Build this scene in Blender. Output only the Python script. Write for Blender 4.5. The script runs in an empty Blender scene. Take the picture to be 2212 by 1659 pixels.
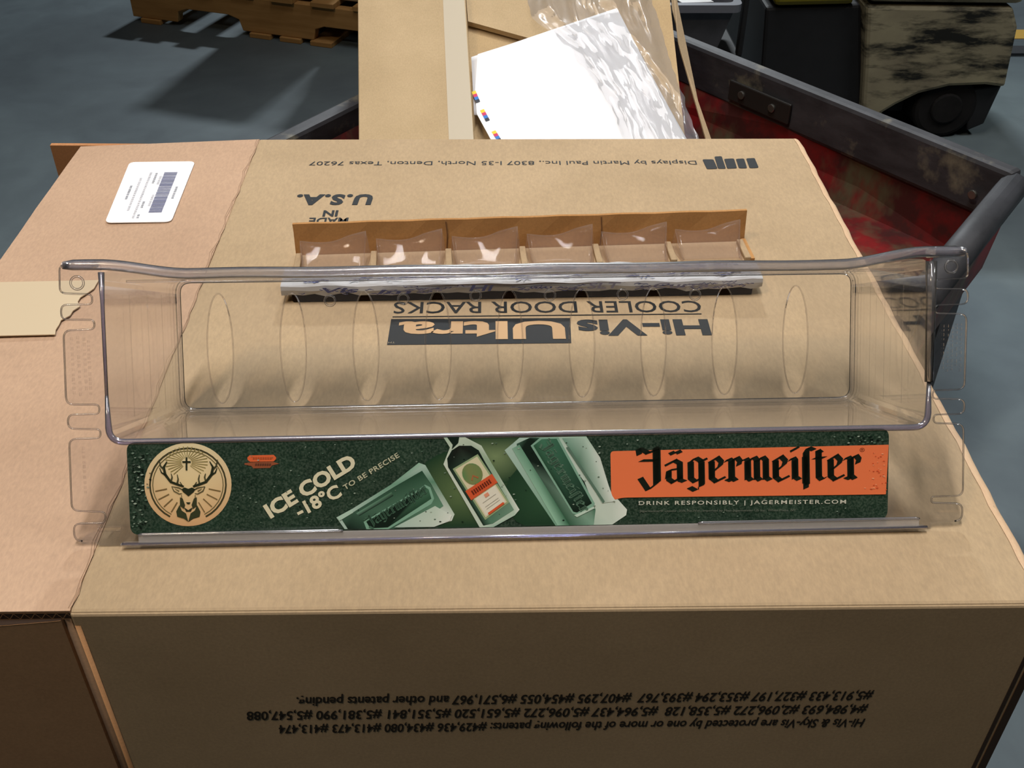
import bpy, math, random
from mathutils import Vector, Matrix
sin, cos, pi = math.sin, math.cos, math.pi
random.seed(7)
S = bpy.context.scene
COL = S.collection

# ------------------------------------------------------------------ camera
FPX, PITCH, ROLL, YAW = 2290.18, .6573, .0071, -.0211
EYE = Vector((-.044, -.4415, .5199))
_fw = Vector((-sin(YAW) * cos(PITCH), cos(YAW) * cos(PITCH), -sin(PITCH)))
_r0 = Vector((cos(YAW), sin(YAW), 0)); _u0 = _r0.cross(_fw)
RT = _r0 * cos(ROLL) + _u0 * sin(ROLL); UP = -_r0 * sin(ROLL) + _u0 * cos(ROLL)
cd = bpy.data.cameras.new('camera'); cam = bpy.data.objects.new('camera', cd); COL.objects.link(cam)
cd.sensor_width = 36; cd.lens = FPX / 2212 * 36; cd.clip_start = .02; cd.clip_end = 100
cam.matrix_world = Matrix(((RT.x, UP.x, -_fw.x, EYE.x), (RT.y, UP.y, -_fw.y, EYE.y), (RT.z, UP.z, -_fw.z, EYE.z), (0, 0, 0, 1)))
S.camera = cam
S.view_settings.view_transform = 'Standard'; S.view_settings.look = 'None'
S.view_settings.exposure = -.06; S.view_settings.gamma = 1; S.view_settings.use_curve_mapping = False
S.cycles.transparent_max_bounces = 32
S.cycles.max_bounces = 12
S.cycles.caustics_reflective = False; S.cycles.caustics_refractive = False

# ------------------------------------------------------------------ light of the hall
FLOOR = -.93
wd = bpy.data.worlds.new('hall'); S.world = wd; wd.use_nodes = True
wd.node_tree.nodes['Background'].inputs[0].default_value = (.75, .85, 1, 1)
wd.node_tree.nodes['Background'].inputs[1].default_value = .012
def lamp(name, loc, target, energy, color, sx, sy):
    l = bpy.data.lights.new(name, 'AREA'); l.shape = 'RECTANGLE'; l.size = sx; l.size_y = sy
    l.energy = energy; l.color = color
    o = bpy.data.objects.new(name, l); COL.objects.link(o); o.location = loc
    o.rotation_euler = (Vector(target) - Vector(loc)).to_track_quat('-Z', 'Y').to_euler()
    return o
lamp('hall_lamp_warm', (-2.0, -1.25, 4.0), (0, .3, 0), 18.5, (1, .80, .57), .8, .25).data.spread = math.radians(100)
lamp('hall_lamp_over', (-.3, .35, 4.0), (0, .3, 0), 29, (1, .97, .955), 2.4, .3).data.spread = math.radians(80)
lamp('hall_lamp_far', (.4, 8.6, 4.0), (-.3, 1.5, -.5), 410, (.90, .97, 1), .7, .3)
lamp('added_lamp_hopper', (.1, 2.1, 4.0), (.1, 2.0, -.3), 4.2, (.97, .98, 1), .6, .6).data.spread = math.radians(44)  # extra downlight added to brighten the hopper and its white paper
lamp('hall_lamp_right', (3.4, .8, 4.0), (2.6, 1.0, -.93), 35, (.98, 1, .97), 1.2, .4).data.spread = math.radians(95)

# ------------------------------------------------------------------ helpers
def ray(x, y): return RT * ((x - 1106) / FPX) - UP * ((y - 829.5) / FPX) + _fw
def on_z(x, y, z): d = ray(x, y); return EYE + d * ((z - EYE.z) / d.z)
def on_y(x, y, Y): d = ray(x, y); return EYE + d * ((Y - EYE.y) / d.y)
def on_plane(x, y, p, n): d = ray(x, y); return EYE + d * ((p - EYE).dot(n) / d.dot(n))

def lin(c):
    f = lambda v: v / 12.92 if v <= .04045 else ((v + .055) / 1.055) ** 2.4
    return tuple(f(v / 255) for v in c) + (1,)

class Nt:
    def __init__(s, name):
        s.m = bpy.data.materials.new(name); s.m.use_nodes = True; s.t = s.m.node_tree
        s.t.nodes.clear(); s.out = s.t.nodes.new('ShaderNodeOutputMaterial')
    def n(s, typ, **kw):
        q = s.t.nodes.new(typ)
        for k, v in kw.items():
            if k.startswith('i_'):
                k = k[2:]; k = int(k) if k.isdigit() else k.replace('_', ' ')
                q.inputs[k].default_value = v
            else: setattr(q, k, v)
        return q
    def l(s, a, b): s.t.links.new(a, b)
    def done(s, sh): s.l(sh, s.out.inputs[0]); return s.m

def noise(N, scale, detail=4, rough=.55, stretch=None, dist=0):
    tc = N.n('ShaderNodeTexCoord'); src = tc.outputs['Object']
    if stretch:
        mp = N.n('ShaderNodeMapping'); mp.inputs['Scale'].default_value = stretch; N.l(src, mp.inputs[0]); src = mp.outputs[0]
    q = N.n('ShaderNodeTexNoise', i_Scale=scale, i_Detail=detail, i_Roughness=rough, i_Distortion=dist); N.l(src, q.inputs['Vector'])
    return q.outputs['Fac']
def ramp(N, fac, stops):
    q = N.n('ShaderNodeValToRGB'); N.l(fac, q.inputs[0]); e = q.color_ramp.elements
    while len(e) < len(stops): e.new(.5)
    for i, (p, c) in enumerate(stops): e[i].position = p; e[i].color = c
    return q.outputs[0]
def mixc(N, f, a, b, mode='MIX'):
    q = N.n('ShaderNodeMix', data_type='RGBA', blend_type=mode)
    for v, i in ((f, 0), (a, 6), (b, 7)):
        if hasattr(v, 'links'): N.l(v, q.inputs[i])
        else: q.inputs[i].default_value = v
    return q.outputs[2]
def plain(name, c, rough=.6, spec=.5, metal=0):
    N = Nt(name); b = N.n('ShaderNodeBsdfPrincipled', i_Base_Color=lin(c), i_Roughness=rough, i_Metallic=metal)
    b.inputs['Specular IOR Level'].default_value = spec
    return N.done(b.outputs[0])
def grained(name, a, b, scale=8, rough=.75, spec=.3, stretch=None, lo=.35, hi=.65, bump=.05, bscale=200, extra=None):
    N = Nt(name); f = noise(N, scale, 6, .6, stretch)
    c = ramp(N, f, ((lo, lin(a)), (hi, lin(b))))
    if extra:
        ec, es, lo2, hi2, st = extra
        f2 = noise(N, es, 5, .65, st)
        g = ramp(N, f2, ((lo2, (0, 0, 0, 1)), (hi2, (1, 1, 1, 1))))
        c = mixc(N, g, c, lin(ec))
    p = N.n('ShaderNodeBsdfPrincipled', i_Roughness=rough); p.inputs['Specular IOR Level'].default_value = spec
    N.l(c, p.inputs['Base Color'])
    if bump:
        bn = N.n('ShaderNodeBump', i_Strength=bump, i_Distance=.002); N.l(noise(N, bscale, 3, .6, stretch), bn.inputs['Height']); N.l(bn.outputs[0], p.inputs['Normal'])
    return N.done(p.outputs[0])

def clear(name, tint, refl=1.0, haze=.03, hazec=(.8, .8, .85, 1), rough=.04, edge=(.75, .74, .8, 1), bump=0, back=.5):
    """clear moulded plastic: tinted transparency that deepens at grazing angles, Fresnel gloss, a little haze"""
    N = Nt(name)
    lw = N.n('ShaderNodeLayerWeight', i_Blend=.35)
    pw = N.n('ShaderNodeMath', operation='POWER', i_1=2.0); N.l(lw.outputs['Facing'], pw.inputs[0])
    tc = mixc(N, pw.outputs[0], tint, edge)
    tr = N.n('ShaderNodeBsdfTransparent'); N.l(tc, tr.inputs[0])
    df = N.n('ShaderNodeBsdfDiffuse', i_Color=hazec)
    tl = N.n('ShaderNodeBsdfTranslucent', i_Color=hazec)
    hz = N.n('ShaderNodeMixShader', i_0=back); N.l(df.outputs[0], hz.inputs[1]); N.l(tl.outputs[0], hz.inputs[2])
    m1 = N.n('ShaderNodeMixShader', i_0=haze); N.l(tr.outputs[0], m1.inputs[1]); N.l(hz.outputs[0], m1.inputs[2])
    gl = N.n('ShaderNodeBsdfGlossy', i_Roughness=rough, i_Color=(1, 1, 1, 1))
    fr = N.n('ShaderNodeFresnel', i_IOR=1.49)
    ml = N.n('ShaderNodeMath', operation='MULTIPLY', i_1=refl); N.l(fr.outputs[0], ml.inputs[0])
    m2 = N.n('ShaderNodeMixShader'); N.l(ml.outputs[0], m2.inputs[0]); N.l(m1.outputs[0], m2.inputs[1]); N.l(gl.outputs[0], m2.inputs[2])
    if bump:
        bn = N.n('ShaderNodeBump', i_Strength=bump, i_Distance=.004); N.l(noise(N, 60, 4), bn.inputs['Height'])
        N.l(bn.outputs[0], gl.inputs['Normal']); N.l(bn.outputs[0], fr.inputs['Normal'])
    return N.done(m2.outputs[0])

MX = {}
def empty(name, M=None, label=None, cat=None, group=None):
    o = bpy.data.objects.new(name, None); COL.objects.link(o); o.empty_display_size = .05
    M = M or Matrix.Identity(4)
    o.matrix_world = M; MX[o] = M.copy()
    tag(o, label, cat, group)
    return o
def tag(o, label=None, cat=None, group=None, kind=None):
    for k, v in (('label', label), ('category', cat), ('group', group), ('kind', kind)):
        if v: o[k] = v
def mesh(name, verts, faces, mat, parent=None, smooth=False, world=False, bevel=0, solid=0, label=None, kind=None, seg=2):
    M = MX.get(parent, Matrix.Identity(4))
    if world and parent: I = M.inverted(); verts = [I @ Vector(v) for v in verts]
    me = bpy.data.meshes.new(name); me.from_pydata([tuple(v) for v in verts], [], faces); me.validate(); me.update()
    o = bpy.data.objects.new(name, me); COL.objects.link(o)
    for m in (mat if isinstance(mat, (list, tuple)) else [mat]): me.materials.append(m)
    if parent: o.parent = parent
    MX[o] = M
    if smooth:
        for p in me.polygons: p.use_smooth = True
    if solid: md = o.modifiers.new('thickness', 'SOLIDIFY'); md.thickness = abs(solid); md.offset = 0 if solid > 0 else -1
    if bevel:
        md = o.modifiers.new('bevel', 'BEVEL'); md.width = bevel; md.segments = seg; md.limit_method = 'ANGLE'; md.angle_limit = .6
    tag(o, label, kind=kind)
    return o
def join(*parts):
    V, F = [], []
    for v, f in parts:
        n = len(V); V += [Vector(q) for q in v]; F += [[i + n for i in g] for g in f]
    return V, F
BF = [[0, 3, 2, 1], [4, 5, 6, 7], [0, 1, 5, 4], [1, 2, 6, 5], [2, 3, 7, 6], [3, 0, 4, 7]]
def bx(x0, x1, y0, y1, z0, z1):
    return [Vector(p) for p in ((x0, y0, z0), (x1, y0, z0), (x1, y1, z0), (x0, y1, z0), (x0, y0, z1), (x1, y0, z1), (x1, y1, z1), (x0, y1, z1))], [list(f) for f in BF]
def hexa(b, t): return [Vector(p) for p in list(b) + list(t)], [list(f) for f in BF]
def xf(vf, M): return [M @ v for v in vf[0]], vf[1]
def prism(poly, z0, z1):
    n = len(poly)
    V = [Vector((x, y, z0)) for x, y in poly] + [Vector((x, y, z1)) for x, y in poly]
    F = [list(range(n))[::-1], list(range(n, 2 * n))] + [[i, (i + 1) % n, n + (i + 1) % n, n + i] for i in range(n)]
    return V, F
def slab(pts, off):
    """polygon of 3D points given thickness along the vector off"""
    n = len(pts); V = [Vector(p) for p in pts] + [Vector(p) + off for p in pts]
    return V, [list(range(n)), list(range(n, 2 * n))[::-1]] + [[(i + 1) % n, i, n + i, n + (i + 1) % n] for i in range(n)]
def tube(path, r, n=8, cap=True):
    V, F = [], []; path = [Vector(p) for p in path]
    for i, p in enumerate(path):
        d = (path[min(i + 1, len(path) - 1)] - path[max(i - 1, 0)]).normalized()
        a = d.orthogonal().normalized() if i == 0 else (pa - d * pa.dot(d)).normalized()
        pa = a; b = d.cross(a); rr = r[i] if isinstance(r, (list, tuple)) else r
        V += [p + (a * cos(2 * pi * k / n) + b * sin(2 * pi * k / n)) * rr for k in range(n)]
    for i in range(len(path) - 1):
        for k in range(n): F.append([i * n + k, i * n + (k + 1) % n, (i + 1) * n + (k + 1) % n, (i + 1) * n + k])
    if cap: F += [list(range(n))[::-1], list(range(len(V) - n, len(V)))]
    return V, F
def ring(c, u, v, r, t, n=20, m=6):
    w = u.cross(v); V, F = [], []
    for i in range(n):
        a = 2 * pi * i / n; d = u * cos(a) + v * sin(a)
        V += [c + d * (r + t * cos(2 * pi * k / m)) + w * (t * sin(2 * pi * k / m)) for k in range(m)]
    for i in range(n):
        for k in range(m): F.append([i * m + k, ((i + 1) % n) * m + k, ((i + 1) % n) * m + (k + 1) % m, i * m + (k + 1) % m])
    return V, F
def cyl(c, ax, r, h, n=24):
    ax = Vector(ax).normalized(); c = Vector(c)
    return tube([c, c + ax * h], r, n)
def fillet(pts, r, seg=4):
    """round the corners of a closed 2D outline; r a number or a list"""
    out = []; n = len(pts)
    for i in range(n):
        p = Vector(pts[i]).to_2d(); a = Vector(pts[i - 1]).to_2d(); b = Vector(pts[(i + 1) % n]).to_2d()
        rr = r[i] if isinstance(r, (list, tuple)) else r
        da, db = a - p, b - p
        rr = min(rr, da.length * .48, db.length * .48)
        if rr < 1e-6: out.append((p.x, p.y)); continue
        da.normalize(); db.normalize(); s, e = p + da * rr, p + db * rr
        for k in range(seg + 1):
            t = k / seg; q = s * (1 - t) ** 2 + p * 2 * t * (1 - t) + e * t * t; out.append((q.x, q.y))
    return out
def rrect(x0, x1, y0, y1, r, seg=5): return fillet([(x0, y0), (x1, y0), (x1, y1), (x0, y1)], r, seg)

_tc = {}
def text_mesh(s, bold=0, shear=0, space=1):
    cu = bpy.data.curves.new('t', 'FONT'); cu.body = s; cu.size = 1; cu.offset = bold; cu.shear = shear; cu.space_character = space; cu.resolution_u = 3; cu.fill_mode = 'FRONT'
    o = bpy.data.objects.new('t', cu)
    me = bpy.data.meshes.new_from_object(o)
    V = [Vector((v.co.x, v.co.y, 0)) for v in me.vertices]; F = [list(p.vertices) for p in me.polygons]
    bpy.data.objects.remove(o); bpy.data.curves.remove(cu); bpy.data.meshes.remove(me)
    return V, F
def text_fit(s, org, u, v, width, cap, bold=0, shear=0, space=1):
    """lettering whose first letter starts at org, running along u for width, capitals cap high along v"""
    V, F = text_mesh(s, bold, shear, space)
    key = (bold,)
    if key not in _tc:
        hv = text_mesh('H', bold)[0]; _tc[key] = (min(p.y for p in hv), max(p.y for p in hv))
    b0, b1 = _tc[key]; x0 = min(p.x for p in V); x1 = max(p.x for p in V)
    sx = width / (x1 - x0); sy = cap / (b1 - b0)
    return [org + u * ((p.x - x0) * sx) + v * ((p.y - b0) * sy) for p in V], F

# ------------------------------------------------------------------ materials
def cardboard(name, a, b, flute=(1, 1, 1)):
    N = Nt(name)
    c = ramp(N, noise(N, 7, 5, .6), ((.3, lin(a)), (.7, lin(b))))
    g = noise(N, 420, 3, .7, (1, .35, 1))
    c = mixc(N, .10, c, ramp(N, g, ((.3, (.1, .06, .03, 1)), (.7, (1, .9, .75, 1)))), 'OVERLAY')
    p = N.n('ShaderNodeBsdfPrincipled', i_Roughness=.92); p.inputs['Specular IOR Level'].default_value = .08
    N.l(c, p.inputs['Base Color'])
    bn = N.n('ShaderNodeBump', i_Strength=.12, i_Distance=.002); N.l(noise(N, 30, 4, .5, flute), bn.inputs['Height']); N.l(bn.outputs[0], p.inputs['Normal'])
    return N.done(p.outputs[0])
M_card = cardboard('kraft_cardboard', (168, 147, 118), (181, 159, 129))
M_flap = cardboard('pink_lit_cardboard', (180, 151, 127), (192, 162, 137))  # same card, with the pinker light on the flap put into its colour
M_card2 = cardboard('pale_cardboard', (190, 167, 132), (204, 180, 144))
M_inner = cardboard('brown_liner', (150, 104, 62), (164, 116, 72))
M_edge = plain('cardboard_edge', (150, 112, 76), .9)
M_flute = plain('flute_shadow', (52, 36, 24), .95)
M_tape = plain('kraft_tape', (205, 186, 155), .5)
M_ink = plain('black_ink', (38, 40, 42), .7, .2)
M_ink2 = plain('front_ink', (40, 34, 26), .8, .2)
M_white = plain('white_paper', (252, 252, 254), .6)
M_bar = plain('barcode_ink', (120, 122, 150), .6)
M_grey = plain('faint_print', (205, 206, 212), .6)
M_concrete = None
M_clear = clear('clear_plastic', (.985, .985, .985, 1), refl=.5, haze=.022, hazec=(.85, .82, .78, 1), edge=(.90, .895, .91, 1))
M_flange = clear('flange_plastic', (.972, .968, .97, 1), refl=.6, haze=.014, hazec=(.6, .58, .6, 1), edge=(.78, .77, .82, 1))
M_bead = clear('bead_plastic', (.97, .965, .97, 1), refl=1.0, haze=.09, hazec=(.9, .88, .86, 1), edge=(.82, .80, .80, 1), rough=.1)
M_cup = clear('cup_plastic', (.955, .935, .93, 1), refl=.09, rough=.05, haze=.10, hazec=(.80, .68, .6, 1), edge=(.93, .90, .88, 1))
M_bag = clear('bag_film', (.985, .985, .99, 1), refl=.36, haze=.17, hazec=(.95, .95, 1, 1), rough=.17, edge=(.99, .99, 1, 1), back=.15)
def rim_mat(name, tint, k, haze=.06):
    N = Nt(name)
    gl = N.n('ShaderNodeBsdfGlass', i_Color=tint, i_IOR=1.5, i_Roughness=.03)
    tr = N.n('ShaderNodeBsdfTransparent', i_Color=tint)
    m = N.n('ShaderNodeMixShader', i_0=k); N.l(tr.outputs[0], m.inputs[1]); N.l(gl.outputs[0], m.inputs[2])
    df = N.n('ShaderNodeBsdfDiffuse', i_Color=(.75, .75, .85, 1))
    m1 = N.n('ShaderNodeMixShader', i_0=haze); N.l(m.outputs[0], m1.inputs[1]); N.l(df.outputs[0], m1.inputs[2])
    gs = N.n('ShaderNodeBsdfGlossy', i_Roughness=.17)
    fr = N.n('ShaderNodeFresnel', i_IOR=1.5); ml = N.n('ShaderNodeMath', operation='MULTIPLY', i_1=3.4); N.l(fr.outputs[0], ml.inputs[0])
    m2 = N.n('ShaderNodeMixShader'); N.l(ml.outputs[0], m2.inputs[0]); N.l(m1.outputs[0], m2.inputs[1]); N.l(gs.outputs[0], m2.inputs[2])
    return N.done(m2.outputs[0])
M_rim = rim_mat('rim_plastic', (.95, .95, .985, 1), .22, .13)
M_rimv = rim_mat('violet_rim_plastic', (.74, .73, .96, 1), .35, .12)

# ------------------------------------------------------------------ floor
N = Nt('concrete')
c1 = ramp(N, noise(N, .9, 5, .55, None, .6), ((.3, lin(( 74, 82, 87))), (.5, lin((94, 105, 110))), (.72, lin((114, 127, 130)))))
c2 = ramp(N, noise(N, 7, 7, .6, None, .4), ((.3, (.78, .78, .80, 1)), (.7, (1, 1, 1, 1))))
cc = mixc(N, 1.0, c1, c2, 'MULTIPLY')
p = N.n('ShaderNodeBsdfPrincipled', i_Roughness=.55); p.inputs['Specular IOR Level'].default_value = .35
N.l(cc, p.inputs['Base Color'])
M_concrete = N.done(p.outputs[0])
fl = mesh('floor', *bx(-7, 7, -4, 10, FLOOR - .1, FLOOR), M_concrete); tag(fl, kind='structure')
M_wall = plain('hall_wall', (62, 62, 62), .9, .2)
for nm, b in (('wall_back', (-7, 7, 10, 10.1)), ('wall_front', (-7, 7, -4.1, -4)), ('wall_left', (-7.1, -7, -4, 10)), ('wall_right', (7, 7.1, -4, 10))):
    tag(mesh(nm, *bx(*b, FLOOR, 5.2), M_wall), kind='structure')

# ------------------------------------------------------------------ the big carton the rack stands on
CH = .42                                     # carton height
XL, XR, YB = -.311, .311, .693
carton = empty('shipping_carton', Matrix.Translation((0, YB / 2, -CH)), 'large brown corrugated carton with printed top and open flaps under the clear rack', 'box')
T = .006
def top_pt(x, y): return (x, y, 0)
top = mesh('top_panel', *bx(XL, XR - .004, .001, YB, -T, 0), M_card, carton, world=True, bevel=.0025)
mesh('front_panel', *bx(XL, XR - .001, 0, T, -CH, -.0012), M_card, carton, world=True, bevel=.002)
mesh('back_panel', *bx(XL, XR - .002, YB - T, YB, -CH + T, -T), M_card, carton, world=True)
mesh('bottom_panel', *bx(XL, XR - .002, T, YB - T, -CH, -CH + T), M_card, carton, world=True)
mesh('right_panel', *bx(XR - T, XR, .004, YB - .003, -CH + .001, -.004), M_card, carton, world=True, bevel=.002)
# soft folded right edge, lighter than the panel
V = []; F = []
NS = 40
for i in range(NS + 1):
    y = .003 + (YB - .006) * i / NS; w = .0012 * sin(i * 2.3) + .0008 * sin(i * .9)
    for k in range(6):
        a = pi / 2 * k / 5
        V.append((XR - .0085 + w * .5 + (.0095) * sin(a), y, -.0085 + .0090 * cos(a) ))
for i in range(NS):
    for k in range(5): F.append([i * 6 + k, i * 6 + k + 1, i * 6 + k + 7, i * 6 + k + 6])
mesh('folded_edge', V, F, cardboard('pale_edge', (206, 174, 142), (216, 186, 154)), carton, True, world=True, label='pale fold along the right edge')
# open flaps on the left
def wavy(n, a, b, amp, seed):
    r = random.Random(seed); out = []
    for i in range(n + 1):
        t = i / n; p = Vector(a).lerp(Vector(b), t); out.append(p + Vector((r.uniform(-amp, amp), 0, 0)))
    return out
fl_o = wavy(14, (-.512, .004, -.003), (-.509, .676, -.001), .0008, 2)
fl_i = wavy(14, (XL + .0006, .002, 0), (XL + .0006, YB - .001, 0), .0006, 3)
flap = mesh('top_flap', *slab([*fl_i, *fl_o[::-1]], Vector((0, 0, -T))), M_flap, carton, world=True)
# the crease between flap and panel: a crushed valley, its shading painted darker
V, F = [], []
for i in range(61):
    y = .004 + (YB - .006) * i / 60
    x = XL - .0006 + .0011 * sin(i * .8) + .0009 * sin(i * 2.1) + (.0028 * math.exp(-((i - 29) / 2.2) ** 2))
    w = .0009 + .0004 * sin(i * 1.7)
    V += [(x - w, y, .0004), (x, y, -.0003), (x + w, y, .0004)]
for i in range(60):
    for k in range(2): F.append([i * 3 + k, i * 3 + k + 1, i * 3 + k + 4, i * 3 + k + 3])
mesh('crease', V, F, plain('crease_shading', (164, 134, 108), .9), carton, world=True, label='crushed fold line between top panel and flap')
mesh('back_flap', *slab([(XL, YB - .012, -.004), (-.544, YB - .014, -.001), (-.544, YB - .014, -.20), (XL, YB - .012, -.20)], Vector((0, T, 0))), cardboard('flap_inside', (176, 124, 84), (188, 136, 94)), carton, world=True)
# front flap, bent slightly towards the viewer
fa, fb = Vector((XL - .006, -.0005, -.006)), Vector((-.545, -.018, -.012))
dn = Vector((0, 0, -CH + .02))
mesh('front_flap', *slab([fa, fb, fb + dn, fa + dn], Vector((.0004, T, 0))), cardboard('front_flap_card', (160, 128, 98), (172, 140, 108)), carton, world=True)
# fold ribs where the front flap meets the front panel
mesh('fold_rib', *tube([(XL - .0035, .0052, -.006), (XL - .0035, .0052, -CH + .01)], .0034, 10), cardboard('fold_card', (120, 96, 74), (134, 108, 84)), carton, True, world=True)
mesh('fold_rib', *tube([(XL + .0030, .0010, -.012), (XL + .0034, .0010, -CH + .005)], .0022, 8), cardboard('rubbed_fold', (176, 132, 92), (188, 144, 104)), carton, True, world=True)
# corrugation showing along cut edges
def corrug(name, a, b, across, n, label):
    a, b, ac = Vector(a), Vector(b), Vector(across); L = b - a; up = ac.cross(L).normalized() * .0007
    parts = []; P = []
    for i in range(n * 4 + 1):
        t = i / (n * 4); P.append(a + L * t + ac * (.5 + .40 * sin(2 * pi * i / 4)) + up)
    V, F = [], []
    for q in P: V += [q - ac * .07, q + ac * .07]
    F = [[2 * i, 2 * i + 1, 2 * i + 3, 2 * i + 2] for i in range(len(P) - 1)]
    for o0, o1 in ((-.04, .1), (.9, 1.04)):
        parts.append(([a + ac * o0 + up, b + ac * o0 + up, b + ac * o1 + up, a + ac * o1 + up], [[0, 1, 2, 3]]))
    V, F = join((V, F), *parts)
    mesh(name, [*V], F, M_edge, carton, world=True, label=label, kind='stuff')
    mesh('edge_gap', [a + up * .3, b + up * .3, b + ac + up * .3, a + ac + up * .3], [[0, 1, 2, 3]], M_flute, carton, world=True)
fz = Vector((0, 0, .0004))
corrug('corrugated_edge', fb + fz, fa + fz, (0, T, 0), 34, 'fluted top edge of the front flap')
corrug('corrugated_edge', fl_o[0] + Vector((0, -.0008, 0)), fl_i[0] + Vector((0, -.0008, 0)), (0, 0, -T), 30, 'fluted front edge of the top flap')
corrug('corrugated_edge', (XR + .0005, -.0008, -.03), (XR + .0005, -.0008, -CH + .02), (.006, 0, 0), 60, 'fluted glued edge at the right front corner')
mesh('side_seam', *bx(XR - .001, XR + .0065, 0, .03, -CH + .002, -.028), M_card, carton, world=True)
mesh('seam_line', *bx(XR - .004, XR - .0015, -.0006, 0, -CH + .02, -.03), M_flute, carton, world=True)
# lettering on the top, upside down for the viewer
Z1 = .0004
UX, UY = Vector((-1, 0, 0)), Vector((0, -1, 0))
def tp(x, y, z=Z1): return Vector((x, y, z))
def lettering(parts, mat=M_ink, par=carton, name='lettering', world=True):
    V, F = join(*parts); return mesh(name, V, F, mat, par, world=world)
lettering([text_fit('Hi-Vis', tp(.1423, .3226), UX, UY, .1145, .0243, .038, 0)])
lettering([prism([(-.1340, .2865), (.0212, .2878), (.0226, .3252), (-.1334, .3250)], .0002, .0004)], name='name_block')
lettering([text_fit('Ultra', tp(.0170, .3205, .0007), UX, UY, .143, .0270, .030, 0)], plain('kraft_reverse', (188, 152, 110), .75))
lettering([text_fit('TM', tp(-.1275, .2905, .0007), UX, UY, .0058, .0022)], plain('tm_reverse', (150, 135, 110), .75))
lettering([prism([(-.1324, .3278), (.1384, .3302), (.1384, .3314), (-.1324, .3290)], .0002, .0005)], name='rule')
lettering([text_fit('COOLER DOOR RACKS', tp(.1398, .3518), UX, UY, .2725, .0178, .004)])
lettering([text_fit('MADE', tp(-.1893, .5068), UX, UY, .0392, .0128, .018)])
lettering([text_fit('IN', tp(-.2012, .5222), UX, UY, .0150, .0130, .035)])
lettering([text_fit('U.S.A.', tp(-.1687, .5568), UX, UY, .0790, .0232, .05, .08, 1.15)])
lettering([text_fit('Displays by Martin Paul Inc., 8307 I-35 North, Denton, Texas 76207', tp(.1803, .6337), UX, UY, .4255, .0092, 0)])
mp = (((.1879, .6367), (.2002, .6367), (.2010, .6139), (.1891, .6128)), ((.2024, .6436), (.2108, .6448), (.2101, .6138), (.2015, .6139)),
      ((.2122, .6378), (.2234, .6389), (.2225, .6149), (.2116, .6138)), ((.2253, .6377), (.2346, .6388), (.2336, .6148), (.2245, .6149)), ((.2369, .6388), (.2467, .6399), (.2465, .6159), (.2363, .6148)))
lettering([prism(fillet(b, .002, 2), .0002, .0005) for b in mp], name='maker_mark')
VZ = Vector((0, 0, -1))
lettering([text_fit('#5,913,433 #327,197 #353,294 #393,767  #407,295 #454,055 #6,571,967 and other patents pending.', Vector((.2146, -.0004, -.0876)), UX, VZ, .394, .0100, .02, .2),
           text_fit('#4,984,693 #2,096,272 #5,358,128  #5,964,437 #5,096,272 #5,651,520 #5,351,841 #5,381,990 #5,547,088', Vector((.2140, -.0004, -.1031)), UX, VZ, .430, .0100, .02, .2),
           text_fit('Hi-Vis & Sky-Vis are protected by one or more of the following patents: #429,436 #434,080 #413,473 #413,474', Vector((.2152, -.0004, -.1190)), UX, VZ, .411, .0098, .02, .2)], M_ink2)
# tape across the flap, with a torn end
r = random.Random(5); te = [(-.4125 - (.0050 * abs(sin(i * 2.1)) if 2 < i < 9 else .002 * r.random()), .3895 - .0072 * i - .0) for i in range(13)]
te = [(x + (.009 if i < 3 else (-.004 if i > 8 else .004)), y) for i, (x, y) in enumerate(te)]
mesh('packing_tape', *slab([Vector((-.5128, .300, .0012)), *[Vector((x, y, .0012)) for x, y in te[::-1]], Vector((-.5115, .386, .0012))], Vector((0, 0, -.0009))), M_tape, carton, world=True, label='pale paper tape with a torn end')
# shipping label
lc = [Vector(p) for p in ((-.4299, .4967, .0011), (-.3647, .4982, .0011), (-.3705, .6335, .0011), (-.4415, .6319, .0011))]
lf = [(p.x, p.y) for p in lc]
lab = mesh('barcode_label', *prism(fillet(lf, .007, 4), .0003, .0011), M_white, carton, world=True, label='white rounded sticker with a barcode')
def lq(u, v, z=.0015):   # u across (0 left..1 right), v from the near end to the far end
    a = lc[0].lerp(lc[1], u); b = lc[3].lerp(lc[2], u); q = a.lerp(b, v); q.z = z; return q
r = random.Random(11); v = .14; bars = []
while v < .80:
    w = r.choice((.004, .006, .010)); bars.append(([lq(.60, v), lq(.80, v), lq(.80, v + w), lq(.60, v + w)], [[0, 1, 2, 3]])); v += w + r.choice((.003, .004, .006))
V, F = join(*bars); mesh('barcode', V, F, M_bar, lab, world=True, kind='stuff')
du = (lq(0, .6) - lq(0, .4)).normalized(); dv = -(lq(.6, .5) - lq(.4, .5)).normalized()
rows = []
for u, v0, v1, dens in ((.16, .36, .58, 3), (.26, .18, .70, 1), (.38, .06, .80, 1), (.45, .06, .12, 3), (.45, .22, .32, 3), (.47, .62, .80, 3), (.55, .25, .40, 1), (.55, .60, .72, 1), (.86, .36, .55, 2)):
    q = v0
    while q < v1:
        w = r.uniform(.012, .03); rows.append((dens, ([lq(u, q), lq(u + .035, q), lq(u + .035, q + w), lq(u, q + w)], [[0, 1, 2, 3]]))); q += w + r.uniform(.006, .014)
for dset, mt in (((1,), M_grey), ((2, 3), plain('label_print', (165, 168, 176), .6))):
    V, F = join(*[p for d, p in rows if d in dset]); mesh('printed_rows', V, F, mt, lab, world=True, kind='stuff')
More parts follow.
